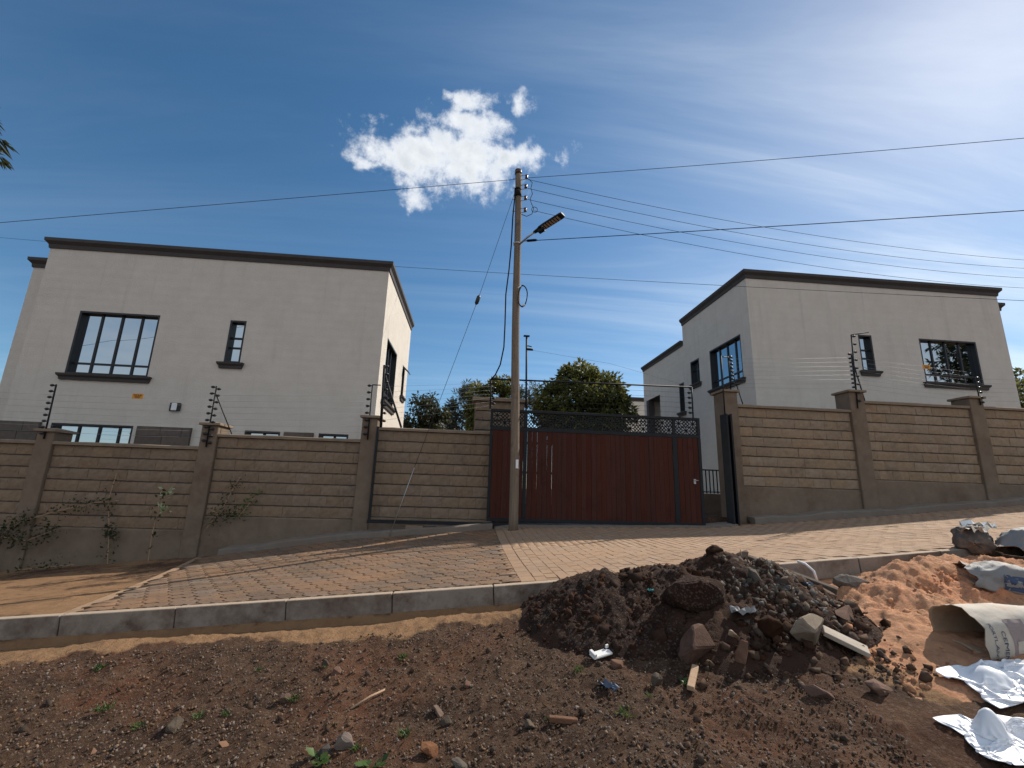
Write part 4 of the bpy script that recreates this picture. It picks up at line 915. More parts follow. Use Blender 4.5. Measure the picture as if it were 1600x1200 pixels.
wire(qline((1.03, 9.48, 7.0), (7.70, 10.5, 6.73), (16.76, 11.5, 7.15), 26), .0055, 'second of the four sagging wires running right from the pole')
wire(qline((1.03, 9.48, 6.70), (7.67, 10.5, 6.44), (16.68, 11.5, 6.82), 26), .0055, 'third of the four sagging wires running right from the pole')
wire(qline((1.2, 9.47, 6.41), (7.64, 10.5, 6.12), (16.60, 11.5, 6.48), 26), .0055, 'lowest of the four sagging wires running right from the pole')
wire([Vector((.9, 9.5, 5.52)), Vector((.98, 9.46, 5.55))] + sagline((1.0, 9.45, 5.55), through((1.0, 9.45, 5.55), (9.76, 6.5, 5.24), 1.0), .05), .0085, 'black service cable rising to the right from below the lamp', 'cable')
o = tube('cable_clamp', [(1.02, 9.44, 5.552), (1.05, 9.43, 5.55), (1.22, 9.37, 5.545), (1.27, 9.36, 5.543)], [.012, .03, .03, .012], M['cable']); tag(o, 'black tension clamp on the cable beside the pole below the lamp', 'clamp')
wire(sagline((-40, 28, 14.3), (20, 9.0, 4.9), .45), .007, 'thin distant wire passing behind the left house and the pole')
wire([(.74, 9.55, 6.9), (.70, 9.57, 6.22), (.69, 9.6, 5.5), (.66, 9.62, 4.9), (.61, 9.68, 4.3), (.62, 9.75, 3.6), (.62, 9.85, 3.1), (.56, 9.97, 2.72), (.46, 10.08, 2.5), (.38, 10.19, 2.43)], .016, 'thick black cable hanging down the left of the pole to the gate', 'cable')
gw = wire(sagline((.73, 9.58, 6.88), (-.02, 9.75, 4.15), .0, 4) + sagline((-.03, 9.75, 4.12), (-1.17, 9.9, .36), .0, 8), .005, 'guy wire slanting from the pole to the ground left of the gate')
MB().tube([(-1.17, 9.9, .36), (-1.57, 9.95, -1.03)], .007, 6).build('stay_rod', M['galv'], gw, smooth=True)
MB().tube([(.012, 9.742, 4.27), (.0, 9.744, 4.23), (-.045, 9.755, 4.08), (-.06, 9.757, 4.04)], [.015, .045, .045, .015], 10).build('strain_insulator', M['insul'], gw, smooth=True)

# ------------------------------------------------------------------ trees and shrubs
def tree(name, base, th, blobs, n, leaf, mat, label, trunk_r=.12, width=.8, cat='tree', droop=.3, upward=False, clump=.5, group='trees beyond the walls'):
    """blobs: (x,y,z,rx,ry,rz) of crown lobes in world metres"""
    e = empty(name, base, label, cat, group); bx, by, bz = base
    tr_ = MB(); top = Vector((bx+random.uniform(-.2, .2), by, bz+th)); tr_.tube([base, (bx+.05, by, bz+th*.5), top], [trunk_r, trunk_r*.8, trunk_r*.6], 9)
    for b in blobs:
        c = Vector(b[:3]); mid = (top+c)/2 + Vector((random.uniform(-.3, .3), random.uniform(-.3, .3), .1)); tr_.tube([top-Vector((0, 0, .3)), mid, c], [trunk_r*.5, trunk_r*.35, trunk_r*.12], 6)
        for k in range(6):
            d = Vector((random.gauss(0, 1), random.gauss(0, 1), random.gauss(.3, .8))).normalized(); tr_.tube([c-d*.1, c+Vector((d.x*b[3], d.y*b[4], d.z*b[5]))*.9], [trunk_r*.14, trunk_r*.04], 5)
    tr_.build('trunk', M['bark'], e, smooth=True)
    B = np.array(blobs, float); vol = B[:, 3]*B[:, 4]*B[:, 5]; nc = max(20, int(n/45)); idx = rng.choice(len(B), nc, p=vol/vol.sum())
    d = rng.normal(size=(nc, 3)); d /= np.linalg.norm(d, axis=1)[:, None]; rad = rng.uniform(.55, 1.02, nc)**.6
    cc_ = B[idx, :3] + d*B[idx, 3:]*rad[:, None]; csz = B[idx, 3:].mean(1)*rng.uniform(.14, .30, nc)*clump*2
    k = rng.integers(0, nc, n); dd = rng.normal(size=(n, 3)); dd /= np.linalg.norm(dd, axis=1)[:, None]
    P = cc_[k] + dd*(csz[k]*rng.uniform(.2, 1, n)**.5)[:, None]*np.array([1, 1, .75])
    ax = dd + np.array([0, 0, -droop]) + rng.normal(size=(n, 3))*.5; ax /= np.linalg.norm(ax, axis=1)[:, None]
    up_ = rng.normal(size=(n, 3)) + np.array([0, 0, 1.2]); y_ = np.cross(up_, ax); y_ /= np.linalg.norm(y_, axis=1)[:, None]; z_ = np.cross(ax, y_)
    Rm = np.stack([ax, y_, z_], 2); S = leaf*rng.uniform(.6, 1.25, n); ctone = rng.random(nc)
    sh = np.clip(ctone[k]*.6+rng.random(n)*.45-.05, 0, 1)
    me = leaves_mesh('crown', P-np.array(base), S, Rm, width, sh); add('crown', me, M[mat], e)
    return e
tree('round_tree', (4.3, 17.2, -.6), 2.6, [(4.2, 17.2, 3.5, 1.55, 1.5, 1.15), (3.2, 17, 3.1, .85, .9, .9), (5.3, 17.1, 3.15, .9, .9, .85), (4.1, 17, 4.35, .8, .8, .5), (4.9, 17.2, 4.1, .6, .7, .5), (4.2, 16.9, 2.4, 1.7, 1.2, .8), (5.75, 17, 2.6, .5, .6, .6)], 16000, .20, 'leaf_mango', 'round dense green tree behind the gate, right of the pole', .16, .85)
tree('shrub_tree', (-2.05, 20.2, -.6), 2.2, [(-2.2, 20.2, 3.0, .75, .8, 1.05), (-1.65, 20, 2.6, .6, .6, .9), (-2.5, 20, 2.2, .6, .7, .9)], 6000, .16, 'leaf_dark', 'dark bushy tree against the sunlit wall of the left house', .1)
tree('feathery_tree', (-.5, 22.2, -.6), 2.6, [(-.55, 22.2, 4.0, .75, .7, .85), (-.1, 22.1, 4.5, .5, .5, .6), (-1.1, 22, 3.2, .6, .6, .7), (.35, 22.2, 3.6, .55, .6, .8), (2.0, 22.3, 4.3, .9, .7, .6), (2.8, 22.3, 4.6, .8, .6, .5), (-.4, 22, 2.6, .9, .7, .7)], 6500, .26, 'leaf_grey', 'grey-green feathery tree with wind-swept sprays behind the pole', .1, .32, droop=-.2)
tree('small_tree', (.7, 18.3, -.6), 2.4, [(.65, 18.3, 3.7, .75, .6, .7), (1.15, 18.2, 4.05, .5, .5, .45), (.2, 18.2, 3.5, .5, .5, .5), (.6, 18, 2.8, .9, .6, .8)], 6000, .17, 'leaf_mango', 'small dark green tree directly behind the wide gate pillar', .1)
tree('hedge_tree', (22.6, 17.5, 0), 2.6, [(23.0, 17.5, 4.2, 1.4, 1.0, 1.2), (24.4, 17.3, 4.6, 1.3, 1.0, 1.3), (22.9, 17.4, 2.9, 1.2, .9, 1.0)], 5000, .2, 'leaf_mango', 'green tree at the right edge beside the right house', .12)
# tall tree at the left edge, only its fringe in the picture
tree('tall_tree', (-19.2, 15.0, -1.6), 8, [(-18.45, 14.2, 11.1, 1.95, 1.8, 1.0), (-20.2, 14.8, 12.4, 2.4, 2.2, 1.6), (-19.6, 14.6, 9.4, 2.0, 2.0, 1.2)], 6000, .5, 'leaf_dark', 'tall tree whose drooping leaf fringe shows at the upper left edge', .28, .3, droop=1.2)
# trees across the street behind the viewer (they show in the window reflections)
tree('street_tree', (39, -4, -2.2), 6, [(38.6, -4, 11.6, 2.0, 2, 1.6), (37.4, -4, 9.6, 1.5, 1.6, 1.1), (40.4, -4.4, 9.6, 2.0, 2.2, 2.0), (36.8, -3.6, 12.4, 1.0, 1, .6)], 2600, .5, 'leaf_dark', 'street tree behind the viewer mirrored in the right house window', .3, .6)
tree('street_tree', (-18.2, -3.5, -3.2), 4, [(-18.4, -3.5, 4.4, 1.5, 1.4, 2.0), (-18.0, -3.5, 6.4, .9, .9, 1.3), (-19.2, -3.6, 3.4, 1.4, 1.3, 1.2)], 4500, .4, 'leaf_mango', 'street tree behind the viewer mirrored in the left house window', .2, .6)

def vine(label, stems, nleaf, leaf, mat, spread=.12, cat='creeper', name='creeper', dens=None):
    e = empty(name, stems[0][0], label, cat, 'plants along the left wall')
    sm = MB(); P = []
    for s in stems:
        pts_ = [Vector(p) for p in s]; sm.tube(pts_, [.008]*len(pts_), 5)
        for _ in range(int(nleaf/len(stems))):
            i = random.randrange(len(pts_)-1); p = pts_[i].lerp(pts_[i+1], random.random()); P.append((p.x+random.gauss(0, spread), p.y-abs(random.gauss(0, .05)), p.z+random.gauss(0, spread)))
    sm.build('stem', M['dry'], e); P = np.array(P); n = len(P)
    add('leaves', leaves_mesh('leaves', P-np.array(stems[0][0]), leaf*rng.uniform(.6, 1.3, n), rand_rot(n), .9), M[mat], e)
yv = 10.36
vine('sprawling dark creeper low on the wall at the far left', [[(-9.6, yv, -1.35), (-9.0, 10.3, -1.0), (-8.3, 10.33, -.75), (-7.6, yv, -.55), (-7.15, yv, -.5)], [(-9.3, 10.25, -1.2), (-8.6, 10.25, -1.3), (-8.1, 10.3, -1.05)], [(-9.9, 10.3, -1.2), (-9.2, 10.3, -1.25), (-8.7, 10.3, -.85)]], 620, .07, 'leaf_vine', .09)
vine('thin brown creeper climbing upright on the leftmost full wall panel', [[(-7.1, yv, -1.75), (-7.2, yv, -1.1), (-7.35, yv, -.5), (-7.3, yv, .05)], [(-7.05, yv, -1.25), (-7.2, yv, -1.05)]], 150, .07, 'leaf_vine', .07)
vine('slim sapling with a bright leaf tuft before the left wall', [[(-6.25, 10.2, -1.7), (-6.28, 10.2, -1.1), (-6.25, 10.2, -.75), (-6.2, 10.2, -.35), (-6.15, 10.2, -.25)]], 26, .1, 'leaf_vine', .07, 'sapling', 'sapling')
vine('bright green leaf tuft at the top of the slim sapling', [[(-6.2, 10.18, -.36), (-6.1, 10.18, -.28), (-6.0, 10.2, -.24)], [(-6.15, 10.17, -.62), (-6.05, 10.16, -.6)]], 34, .10, 'leaf_bright', .04, 'leaf tuft', 'leaf_tuft')
vine('brown creeper fanning up beside the second pillar', [[(-5.35, yv, -1.0), (-5.1, yv, -.6), (-4.95, yv, -.2), (-4.85, yv, .05)], [(-5.3, yv, -.65), (-5.0, yv, -.75), (-4.7, yv, -.55)]], 230, .06, 'leaf_vine', .08)
vine('small green-tipped creeper low on the panel right of the second pillar', [[(-4.75, yv, -.75), (-4.55, yv, -.45), (-4.45, yv, -.3)]], 60, .07, 'leaf_weed', .06)
vine('dry weedy growth on the earth under the far left wall', [[(-8.6, 10.2, -1.83), (-8.2, 10.15, -1.78), (-7.6, 10.2, -1.72)], [(-9.5, 10.2, -1.9), (-9.0, 10.15, -1.85)]], 260, .06, 'leaf_vine', .09, 'weeds', 'weeds')

# ------------------------------------------------------------------ heaps
def heap(name, fz, x0, x1, y0, y1, step, mat, label, cat, seed, lo=.012, amp=(.05, .03, .016)):
    xs = np.arange(x0, x1, step); ys = np.arange(y0, y1, step); X, Y = np.meshgrid(xs, ys); H = fz(X, Y)
    nz_ = amp[0]*fbm(X, Y, 3.2, 3, seed) + amp[1]*np.abs(fbm(X, Y, 9, 3, seed+5))*1.6 + amp[2]*np.abs(fbm(X, Y, 26, 2, seed+9))*1.5
    Z = gz(X, Y) + H + nz_*np.clip(H/.12, 0, 1) - .03 + np.clip(H, 0, .05)*.6
    F = grid(xs, ys); keep = (H.ravel()[F] > lo).any(1); F = F[keep]; used, inv = np.unique(F, return_inverse=True)
    V = np.stack([X, Y, Z], -1).reshape(-1, 3)[used]; me = mesh_np(name, V, inv.reshape(-1, 4), smooth=True)
    a_ = me.attributes.new('sandy', 'FLOAT', 'POINT'); a_.data.foreach_set('value', np.clip(.5+.9*fbm(V[:, 0], V[:, 1], 2.0, 3, seed+3), 0, 1).astype(np.float32))
    return tag(add(name, me, mat), label, cat, kind='stuff')
heap('soil_heap', moundZ, .35, 3.75, 2.85, 4.93, .016, M['mound'], 'dark brown heap of clumpy excavated soil against the kerb', 'soil heap', 51)
def sandh(X, Y): return sandZ(X, Y)
heap('sand_heap', sandh, 2.6, 7.2, 2.3, 4.93, .018, M['sand'], 'orange building sand spilled along the kerb at right', 'sand heap', 71, .01, (.085, .04, .016))
def heapz(x, y): return gz(x, y) + np.maximum(moundZ(x, y), np.where(np.asarray(x) > 2.6, sandZ(x, y), 0)) - .02
# clods over the soil heap
n = 12000; X = rng.uniform(.4, 3.7, n); Y = rng.uniform(2.9, 4.9, n); ok = moundZ(X, Y) > .02+.05*rng.random(n); X, Y = X[ok], Y[ok]
Sz = .005+.022*rng.random(len(X))**4; scatter_stones('soil_clods', np.stack([X, Y, heapz(X, Y)+.015+Sz*.3], 1), Sz, M['clod'], 'loose clods lying over the dark soil heap', 'clods')
n = 620; X = rng.uniform(.6, 3.4, n); Y = rng.uniform(3.1, 4.85, n); ok = moundZ(X, Y) > .03+.06*rng.random(n); X, Y = X[ok], Y[ok]
Sz = .018+.036*rng.random(len(X))**2; scatter_shards('big_clods', np.stack([X, Y, heapz(X, Y)+.01+Sz*.25], 1), Sz, M['clod'], 'fist-sized clods of dark earth in the soil heap', 'clods')
# grey rubble patch near the top right of the heap
n = 1500; X = rng.normal(2.78, .20, n); Y = rng.normal(4.12, .20, n); Sz = .008+.026*rng.random(n)**2.5
scatter_shards('rubble', np.stack([X, Y, heapz(X, Y)+.02+Sz*.4], 1), Sz, M['rock_grey'], 'grey broken mortar rubble on the right flank of the soil heap', 'rubble')
n = 70; X = rng.normal(2.7, .36, n); Y = rng.normal(3.85, .33, n); Sz = .02+.035*rng.random(n)**1.8
scatter_shards('brick_rubble', np.stack([X, Y, heapz(X, Y)+.012+Sz*.3], 1), Sz, M['rock_mix'], 'broken angular rubble over the right half of the heap', 'rubble')
n = 700; X = rng.uniform(1.7, 3.15, n); Y = rng.uniform(2.95, 4.6, n); Sz = .007+.028*rng.random(n)**4
scatter_shards('loose_stones', np.stack([X, Y, heapz(X, Y)+Sz*.45+.008], 1), Sz, M['rock_mix'], 'mixed small stones around the foot of the soil heap', 'stones')
# gravel over the foreground
n = 34000; Y = 2.2+2.2*rng.random(n)**1.15; X = rng.uniform(-1.12, 1.15, n)*Y; Sz = .003+.009*rng.random(n)**3.5; ok = (moundZ(X, Y) < .05) & (X < 3.0) & ~((X > 2.4) & (Y < 3.05)); X, Y, Sz = X[ok], Y[ok], Sz[ok]
ix = np.clip(np.searchsorted(gx, X), 1, len(gx)-1); iy = np.clip(np.searchsorted(gy, Y), 1, len(gy)-1); Zg = GZ[iy, ix]
scatter_stones('gravel', np.stack([X, Y, Zg+Sz*.25], 1), Sz, M['gravel'], 'fine gravel strewn over the dark foreground soil', 'gravel')
n = 240; Y = 2.3+2.0*rng.random(n); X = rng.uniform(-1.1, 1.0, n)*Y; Sz = .010+.020*rng.random(n)**3.5; ok = (moundZ(X, Y) < .05) & ~((X > 2.4) & (Y < 3.05)); X, Y, Sz = X[ok], Y[ok], Sz[ok]
ix = np.clip(np.searchsorted(gx, X), 1, len(gx)-1); iy = np.clip(np.searchsorted(gy, Y), 1, len(gy)-1)
scatter_shards('pebbles', np.stack([X, Y, GZ[iy, ix]+Sz*.3], 1), Sz, M['rock_mix'], 'larger pebbles lying on the dark foreground soil', 'pebbles')
n = 2200; X = 2.75+2.6*rng.random(n)**1.3; Y = rng.uniform(2.85, 4.5, n); Sz = .006+.028*rng.random(n)**3
scatter_stones('sand_lumps', np.stack([X, Y, heapz(X, Y)+Sz*.2], 1), Sz, M['sand'], 'crumbled lumps on the orange sand', 'sand lumps')
def ground_at(x, y):
    return float(GZ[min(len(gy)-1, int(np.searchsorted(gy, y))), min(len(gx)-1, int(np.searchsorted(gx, x)))])

# ------------------------------------------------------------------ rocks and litter
def rock(name, p, size, mat, label, rot=(0, 0, 0), seed=0, sharp=16, cat='rock', group='rocks on and around the heap', sink=.25):
    r = random.Random(seed); bm = bmesh.new()
    for _ in range(sharp):
        d = Vector((r.gauss(0, 1), r.gauss(0, 1), r.gauss(0, 1))); m_ = max(abs(d.x), abs(d.y), abs(d.z)); d = (d/m_*.75 + d.normalized()*.35)
        bm.verts.new((d.x*size[0]/2, d.y*size[1]/2, d.z*size[2]/2))
    bmesh.ops.convex_hull(bm, input=bm.verts); 
    loose = [v_ for v_ in bm.verts if not v_.link_faces]; bmesh.ops.delete(bm, geom=loose, context='VERTS')
    bmesh.ops.bevel(bm, geom=list(bm.edges), offset=min(size)*.05, segments=1, affect='EDGES')
    bmesh.ops.triangulate(bm, faces=bm.faces)
    bmesh.ops.subdivide_edges(bm, edges=[e_ for e_ in bm.edges if e_.calc_length() > max(size)*.22], cuts=1)
    for v_ in bm.verts: v_.co += Vector((r.uniform(-1, 1), r.uniform(-1, 1), r.uniform(-1, 1)))*max(size)*.012
    me = bpy.data.meshes.new(name); bm.to_mesh(me); bm.free()
    o = add(name, me, mat, None, p, rot); return tag(o, label, cat, group)
def hz(x, y): return float(heapz(x, y))
rock('boulder', (1.95, 4.0, hz(1.95, 4.0)+.06), (.52, .34, .26), M['mound'], 'large soil-caked boulder half buried in the middle of the heap', (0, .1, .2), 3, 22)
rock('boulder', (1.72, 3.55, hz(1.72, 3.55)+.08), (.24, .20, .27), M['rock_red'], 'upright reddish boulder at the foot of the heap', (.15, -.25, .3), 5, 14)
rock('boulder', (2.50, 3.42, hz(2.50, 3.42)+.08), (.25, .19, .28), M['pale_rock'], 'pale angular concrete lump at the right foot of the heap', (.1, .2, .5), 8, 12)
rock('stone', (2.28, 3.52, hz(2.28, 3.52)+.06), (.2, .16, .16), M['clod'], 'dark earthy lump beside the pale angular concrete lump', (.2, .1, 1.0), 9, 14)
sl = MB().box((-.14, -.07, -.016), (.14, .07, .016), .004).build('concrete_slab', M['slab']); sl.location = (2.76, 3.40, hz(2.76, 3.40)+.05); sl.rotation_euler = (.15, .38, -.55); tag(sl, 'flat pale broken slab leaning beside the angular concrete lump', 'slab')
rock('stone', (3.02, 3.66, hz(3.02, 3.66)+.05), (.22, .12, .19), M['rock_red'], 'upright brown stone between the heap and the sand', (.1, .3, .3), 12, 11)
rock('stone', (3.63, 4.32, hz(3.63, 4.32)+.06), (.34, .12, .14), M['rock_grey'], 'long smooth grey stone lying in the shaded sand hollow', (.1, .15, .1), 14, 22)
rock('stone', (1.96, 3.38, hz(1.96, 3.38)+.05), (.10, .09, .19), M['rock_red'], 'narrow upright brown shard before the heap', (.1, .2, .4), 15, 11)
rock('stone', (1.33, 3.35, ground_at(1.33, 3.35)+.03), (.13, .09, .11), M['rock_grey'], 'small dark pointed stone left of the timber offcut', (.2, .3, .3), 17, 9)
rock('stone', (2.62, 4.42, hz(2.62, 4.42)+.05), (.17, .14, .22), M['rock'], 'topmost stone standing on the crest of the heap', (.1, .1, .8), 19, 12)
rock('stone', (2.42, 4.5, hz(2.42, 4.5)+.05), (.16, .14, .15), M['clod'], 'dark lump on the crest left of the topmost stone', (.3, .1, .2), 21, 14)
rock('stone', (2.52, 4.05, hz(2.52, 4.05)+.04), (.17, .13, .13), M['rock_grey'], 'grey lump midway up the heap', (.3, .1, .9), 23, 12)
rock('stone', (3.2, 4.1, hz(3.2, 4.1)+.05), (.16, .13, .12), M['rock'], 'dull stone at the edge where sand meets rubble', (.2, .2, .2), 25, 14)
rock('stone', (2.02, 3.55, hz(2.02, 3.55)+.05), (.09, .08, .08), M['offcut'], 'small orange stone on the lower heap', (.2, .3, .2), 27, 12)
rock('stone', (1.14, 3.62, hz(1.14, 3.62)+.03), (.10, .08, .08), M['rock_red'], 'reddish stone at the toe of the heap near the white shard', (.2, .3, .2), 29, 12)
rock('stone', (2.2, 2.98, ground_at(2.2, 2.98)+.02), (.16, .08, .07), M['rock_red'], 'flat brown stone at the lower right toe', (.1, .2, -.4), 31, 12)
rock('stone', (2.62, 2.98, ground_at(2.62, 2.98)+.02), (.22, .10, .08), M['rock_red'], 'dark reddish stone near the white plastic sheets', (.1, .1, .3), 33, 13)
for i, (x, y, s, m_, lab) in enumerate([(-.90, 3.82, .09, 'rock_red', 'brown stone casting a shadow left of centre'), (-1.15, 3.55, .08, 'rock_red', 'orange-brown stone beside a green weed at left'), (-.15, 2.88, .12, 'rock_red', 'largest reddish stone near the bottom edge'),
        (-.62, 3.02, .11, 'rock', 'pale brown stone in the lower middle ground'), (-.72, 2.97, .07, 'rock_grey', 'small grey stone beside the pale brown one'), (-.12, 3.24, .10, 'rock', 'rounded stone below the dry stick'), (-.07, 3.13, .08, 'rock_grey', 'grey stone just before the rounded stone'),
        (.42, 3.03, .08, 'rock_grey', 'dark stone beside the buried bar near the bottom centre'), (-1.0, 3.92, .07, 'rock_grey', 'flat pale stone behind the brown stone left of centre'), (-1.72, 3.32, .11, 'rock_grey', 'grey brick fragment on the soil at left'),
        (.05, 3.5, .06, 'rock_red', 'small orange stone in the middle of the soil'), (.02, 2.75, .09, 'rock_grey', 'grey stone close to the bottom edge')]):
    rock('stone', (x, y, ground_at(x, y)+s*.12), (s*.95, s*.8, s*.62), M[m_], lab, (random.random(), random.random(), random.random()), 60+i, 13, 'stone', 'stones on the foreground soil')
def slabbox(name, p, s, rot, mat, label, cat):
    o = MB().box((-s[0]/2, -s[1]/2, -s[2]/2), (s[0]/2, s[1]/2, s[2]/2), min(s)*.12).build(name, M[mat], None, (0, 0, 0)); o.location = p; o.rotation_euler = rot; return tag(o, label, cat)
slabbox('timber_offcut', (1.57, 3.32, ground_at(1.57, 3.32)+.035), (.30, .045, .03), (.1, -.14, 1.0), 'offcut', 'short pale timber offcut below the upright boulder', 'timber')
slabbox('timber_offcut', (2.28, 4.5, float(kerbZ(2.28))+.045), (.16, .10, .07), (.1, -.1, .3), 'offcut', 'block of pale timber lying on the kerb behind the heap', 'timber')
slabbox('plank_piece', (3.05, 4.35, hz(3.05, 4.35)+.05), (.75, .05, .10), (.3, .28, -.75), 'bark', 'dark board half buried between heap and sand', 'board')
tc_ = MB().box((-.085, -.035, -.008), (.085, .035, .012), .006).box((-.085, -.035, .012), (-.06, .035, .035), .003).box((.06, .02, .012), (.085, .035, .04), .003).build('ceramic_shard', M['tile'], None, (0, 0, 0)); tc_.location = (1.05, 3.72, ground_at(1.05, 3.72)+.03); tc_.rotation_euler = (.25, -.12, .35); tag(tc_, 'white ceramic shard at the left foot of the heap', 'shard')
slabbox('buried_bar', (.62, 3.02, ground_at(.62, 3.02)+.02), (.17, .035, .03), (0, .05, -.1), 'rock_red', 'short rusty bar half sunk in soil near the bottom centre', 'bar')
def crumple(name, p, s, mat, label, cat, seed):
    n_ = 7; V = []; F = []
    for j in range(n_):
        for i in range(n_): V.append(((i/(n_-1)-.5)*s[0]*(1+.2*math.sin(seed+j)), (j/(n_-1)-.5)*s[1], s[2]*(float(fbm(i*1.3+seed, j*1.3, .8, 2, seed))+.6)))
    for j in range(n_-1):
        for i in range(n_-1): a_ = j*n_+i; F.append((a_, a_+1, a_+n_+1, a_+n_))
    o = add(name, mesh(name, V, F), M[mat], None, p, (0, 0, seed*.7)); return tag(o, label, cat)
crumple('plastic_scrap', (.99, 3.33, ground_at(.99, 3.33)+.01), (.14, .06, .03), 'bluebit', 'crumpled blue plastic scrap left of the dark pointed stone', 'scrap', 3)
crumple('plastic_scrap', (1.62, 4.15, hz(1.62, 4.15)+.03), (.05, .05, .02), 'teal', 'tiny teal plastic scrap on the soil heap', 'scrap', 5)
crumple('plastic_scrap', (2.92, 3.95, hz(2.92, 3.95)+.05), (.09, .07, .03), 'bluebit', 'pale blue scrap in the grey rubble', 'scrap', 8)
crumple('paper_scrap', (-.6, 2.72, ground_at(-.6, 2.72)+.01), (.07, .03, .01), 'white', 'white paper scrap at the lower left bottom edge', 'scrap', 9)
crumple('plastic_scrap', (2.2, 3.72, hz(2.2, 3.72)+.05), (.12, .2, .05), 'sackgrey', 'clear grey plastic film curled on the heap', 'scrap', 11)
crumple('paper_scrap', (5.62, 4.82, float(kerbZ(5.62))+.17), (.34, .16, .07), 'paper', 'torn brown paper lying between the dark and the grey sack', 'scrap', 14)
crumple('paper_scrap', (5.86, 4.98, float(kerbZ(5.86))+.20), (.26, .14, .06), 'white', 'torn white paper behind the dark sack on the kerb', 'scrap', 17)
tag(tube('dry_stick', [(-.68, 3.36, ground_at(-.68, 3.36)+.012), (-.58, 3.46, ground_at(-.58, 3.46)+.018), (-.5, 3.53, ground_at(-.5, 3.53)+.01)], [.006, .008, .006], M['offcut'], None, 6), 'pale dry stick lying on the soil left of centre', 'stick')
tag(tube('wire_stub', [(2.62, 4.35, hz(2.62, 4.35)-.02), (2.60, 4.36, hz(2.6, 4.36)+.09), (2.6, 4.37, hz(2.6, 4.37)+.14)], .004, M['dry'], None, 5), 'thin bent wire sticking up from the crest of the heap', 'wire stub')
tag(tube('pipe_stub', [(3.62, 4.72, -.86), (3.60, 4.74, -.74), (3.56, 4.8, -.68), (3.52, 4.86, -.665)], .012, M['white'], None, 8), 'curved white pipe stub by the kerb behind the sand', 'pipe')
for i, (x, y) in enumerate([(-1.35, 3.1), (-2.05, 3.2), (-1.62, 3.72)]):
    nL = 1; P = np.array([(random.gauss(0, .01), random.gauss(0, .01), .01+.008*k) for k in range(nL)]); o = add('dead_leaf', leaves_mesh('dead_leaf', P, np.full(nL, .07), rand_rot(nL)*np.array([1, 1, .4])[None, None, :], 1.0), M['leaf_dry'], None, (x, y, ground_at(x, y)+.015)); tag(o, ['curled brown dead leaf in the lower left soil', 'brown dead leaf nearest the left bottom corner', 'thin tan dead leaf below the grass tufts at left'][i], 'leaf', 'dead leaves on the soil')
# weeds
WEEDS = [(-.74, 2.90, .11, 1, 'broad-leaved bright weed at the bottom edge left of centre'), (-.42, 2.80, .09, 1, 'broad-leaved weed cut by the bottom edge'), (-.44, 3.95, .09, 0, 'green grass tuft in the middle distance of the soil'), (-2.75, 4.15, .10, 0, 'green tuft at the tan strip on the left'),
         (-2.3, 3.6, .11, 0, 'spreading grass tuft at the left'), (-1.95, 3.4, .08, 0, 'small grass tuft among gravel at left'), (-1.62, 3.42, .08, 0, 'grass tuft left of the grey brick fragment'), (-1.45, 3.42, .07, 0, 'grass blades beside the grey brick fragment'),
         (-1.08, 3.52, .10, 0, 'low green weed below the orange-brown stone'), (-.30, 3.05, .09, 0, 'low weed before the rounded stone'), (.55, 3.05, .07, 0, 'tiny weed by the dark stone at bottom centre'), (1.0, 3.05, .10, 0, 'grass tuft right of bottom centre'), (-1.5, 3.95, .06, 0, 'tiny sprout near the tan strip'),
         (-1.0, 3.9, .05, 0, 'tiny sprout by the flat pale stone'), (1.5, 3.3, .08, 1, 'pale weed next to the timber offcut'), (.84, 3.55, .08, 0, 'grass blades before the white shard'), (-.55, 2.98, .08, 0, 'narrow grass tuft beside the pale brown stone'), (-3.1, 3.55, .09, 0, 'grass tuft at the left edge of the soil'), (1.22, 3.2, .05, 0, 'tiny sprout below the dark pointed stone')]
for x, y, s, broad, lab in WEEDS:
    s *= .72
    nL = 11 if broad else 26; ang = rng.uniform(0, 2*np.pi, nL); el = rng.uniform(.15, .8, nL) if broad else rng.uniform(.2, 1.2, nL)
    ax = np.stack([np.cos(ang)*np.cos(el), np.sin(ang)*np.cos(el), np.sin(el)], 1); y_ = np.stack([-np.sin(ang), np.cos(ang), 0*ang], 1); z_ = np.cross(ax, y_)
    P = np.stack([rng.normal(0, s*.25, nL), rng.normal(0, s*.25, nL), np.zeros(nL)], 1) + (ax*s*.35 if broad else 0)
    e = empty('weed', (x, y, ground_at(x, y)), lab, 'weed', 'small weeds on the soil')
    add('leaves', leaves_mesh('leaves', P, s*rng.uniform(.5, .95, nL), np.stack([ax, y_, z_], 2), 1.5 if broad else .28), M['leaf_weed'], e)
    if broad: tube('stem', [(x, y, ground_at(x, y)-.02), (x+.01, y, ground_at(x, y)+s*.4)], .004, M['leaf_weed'], e, 5)

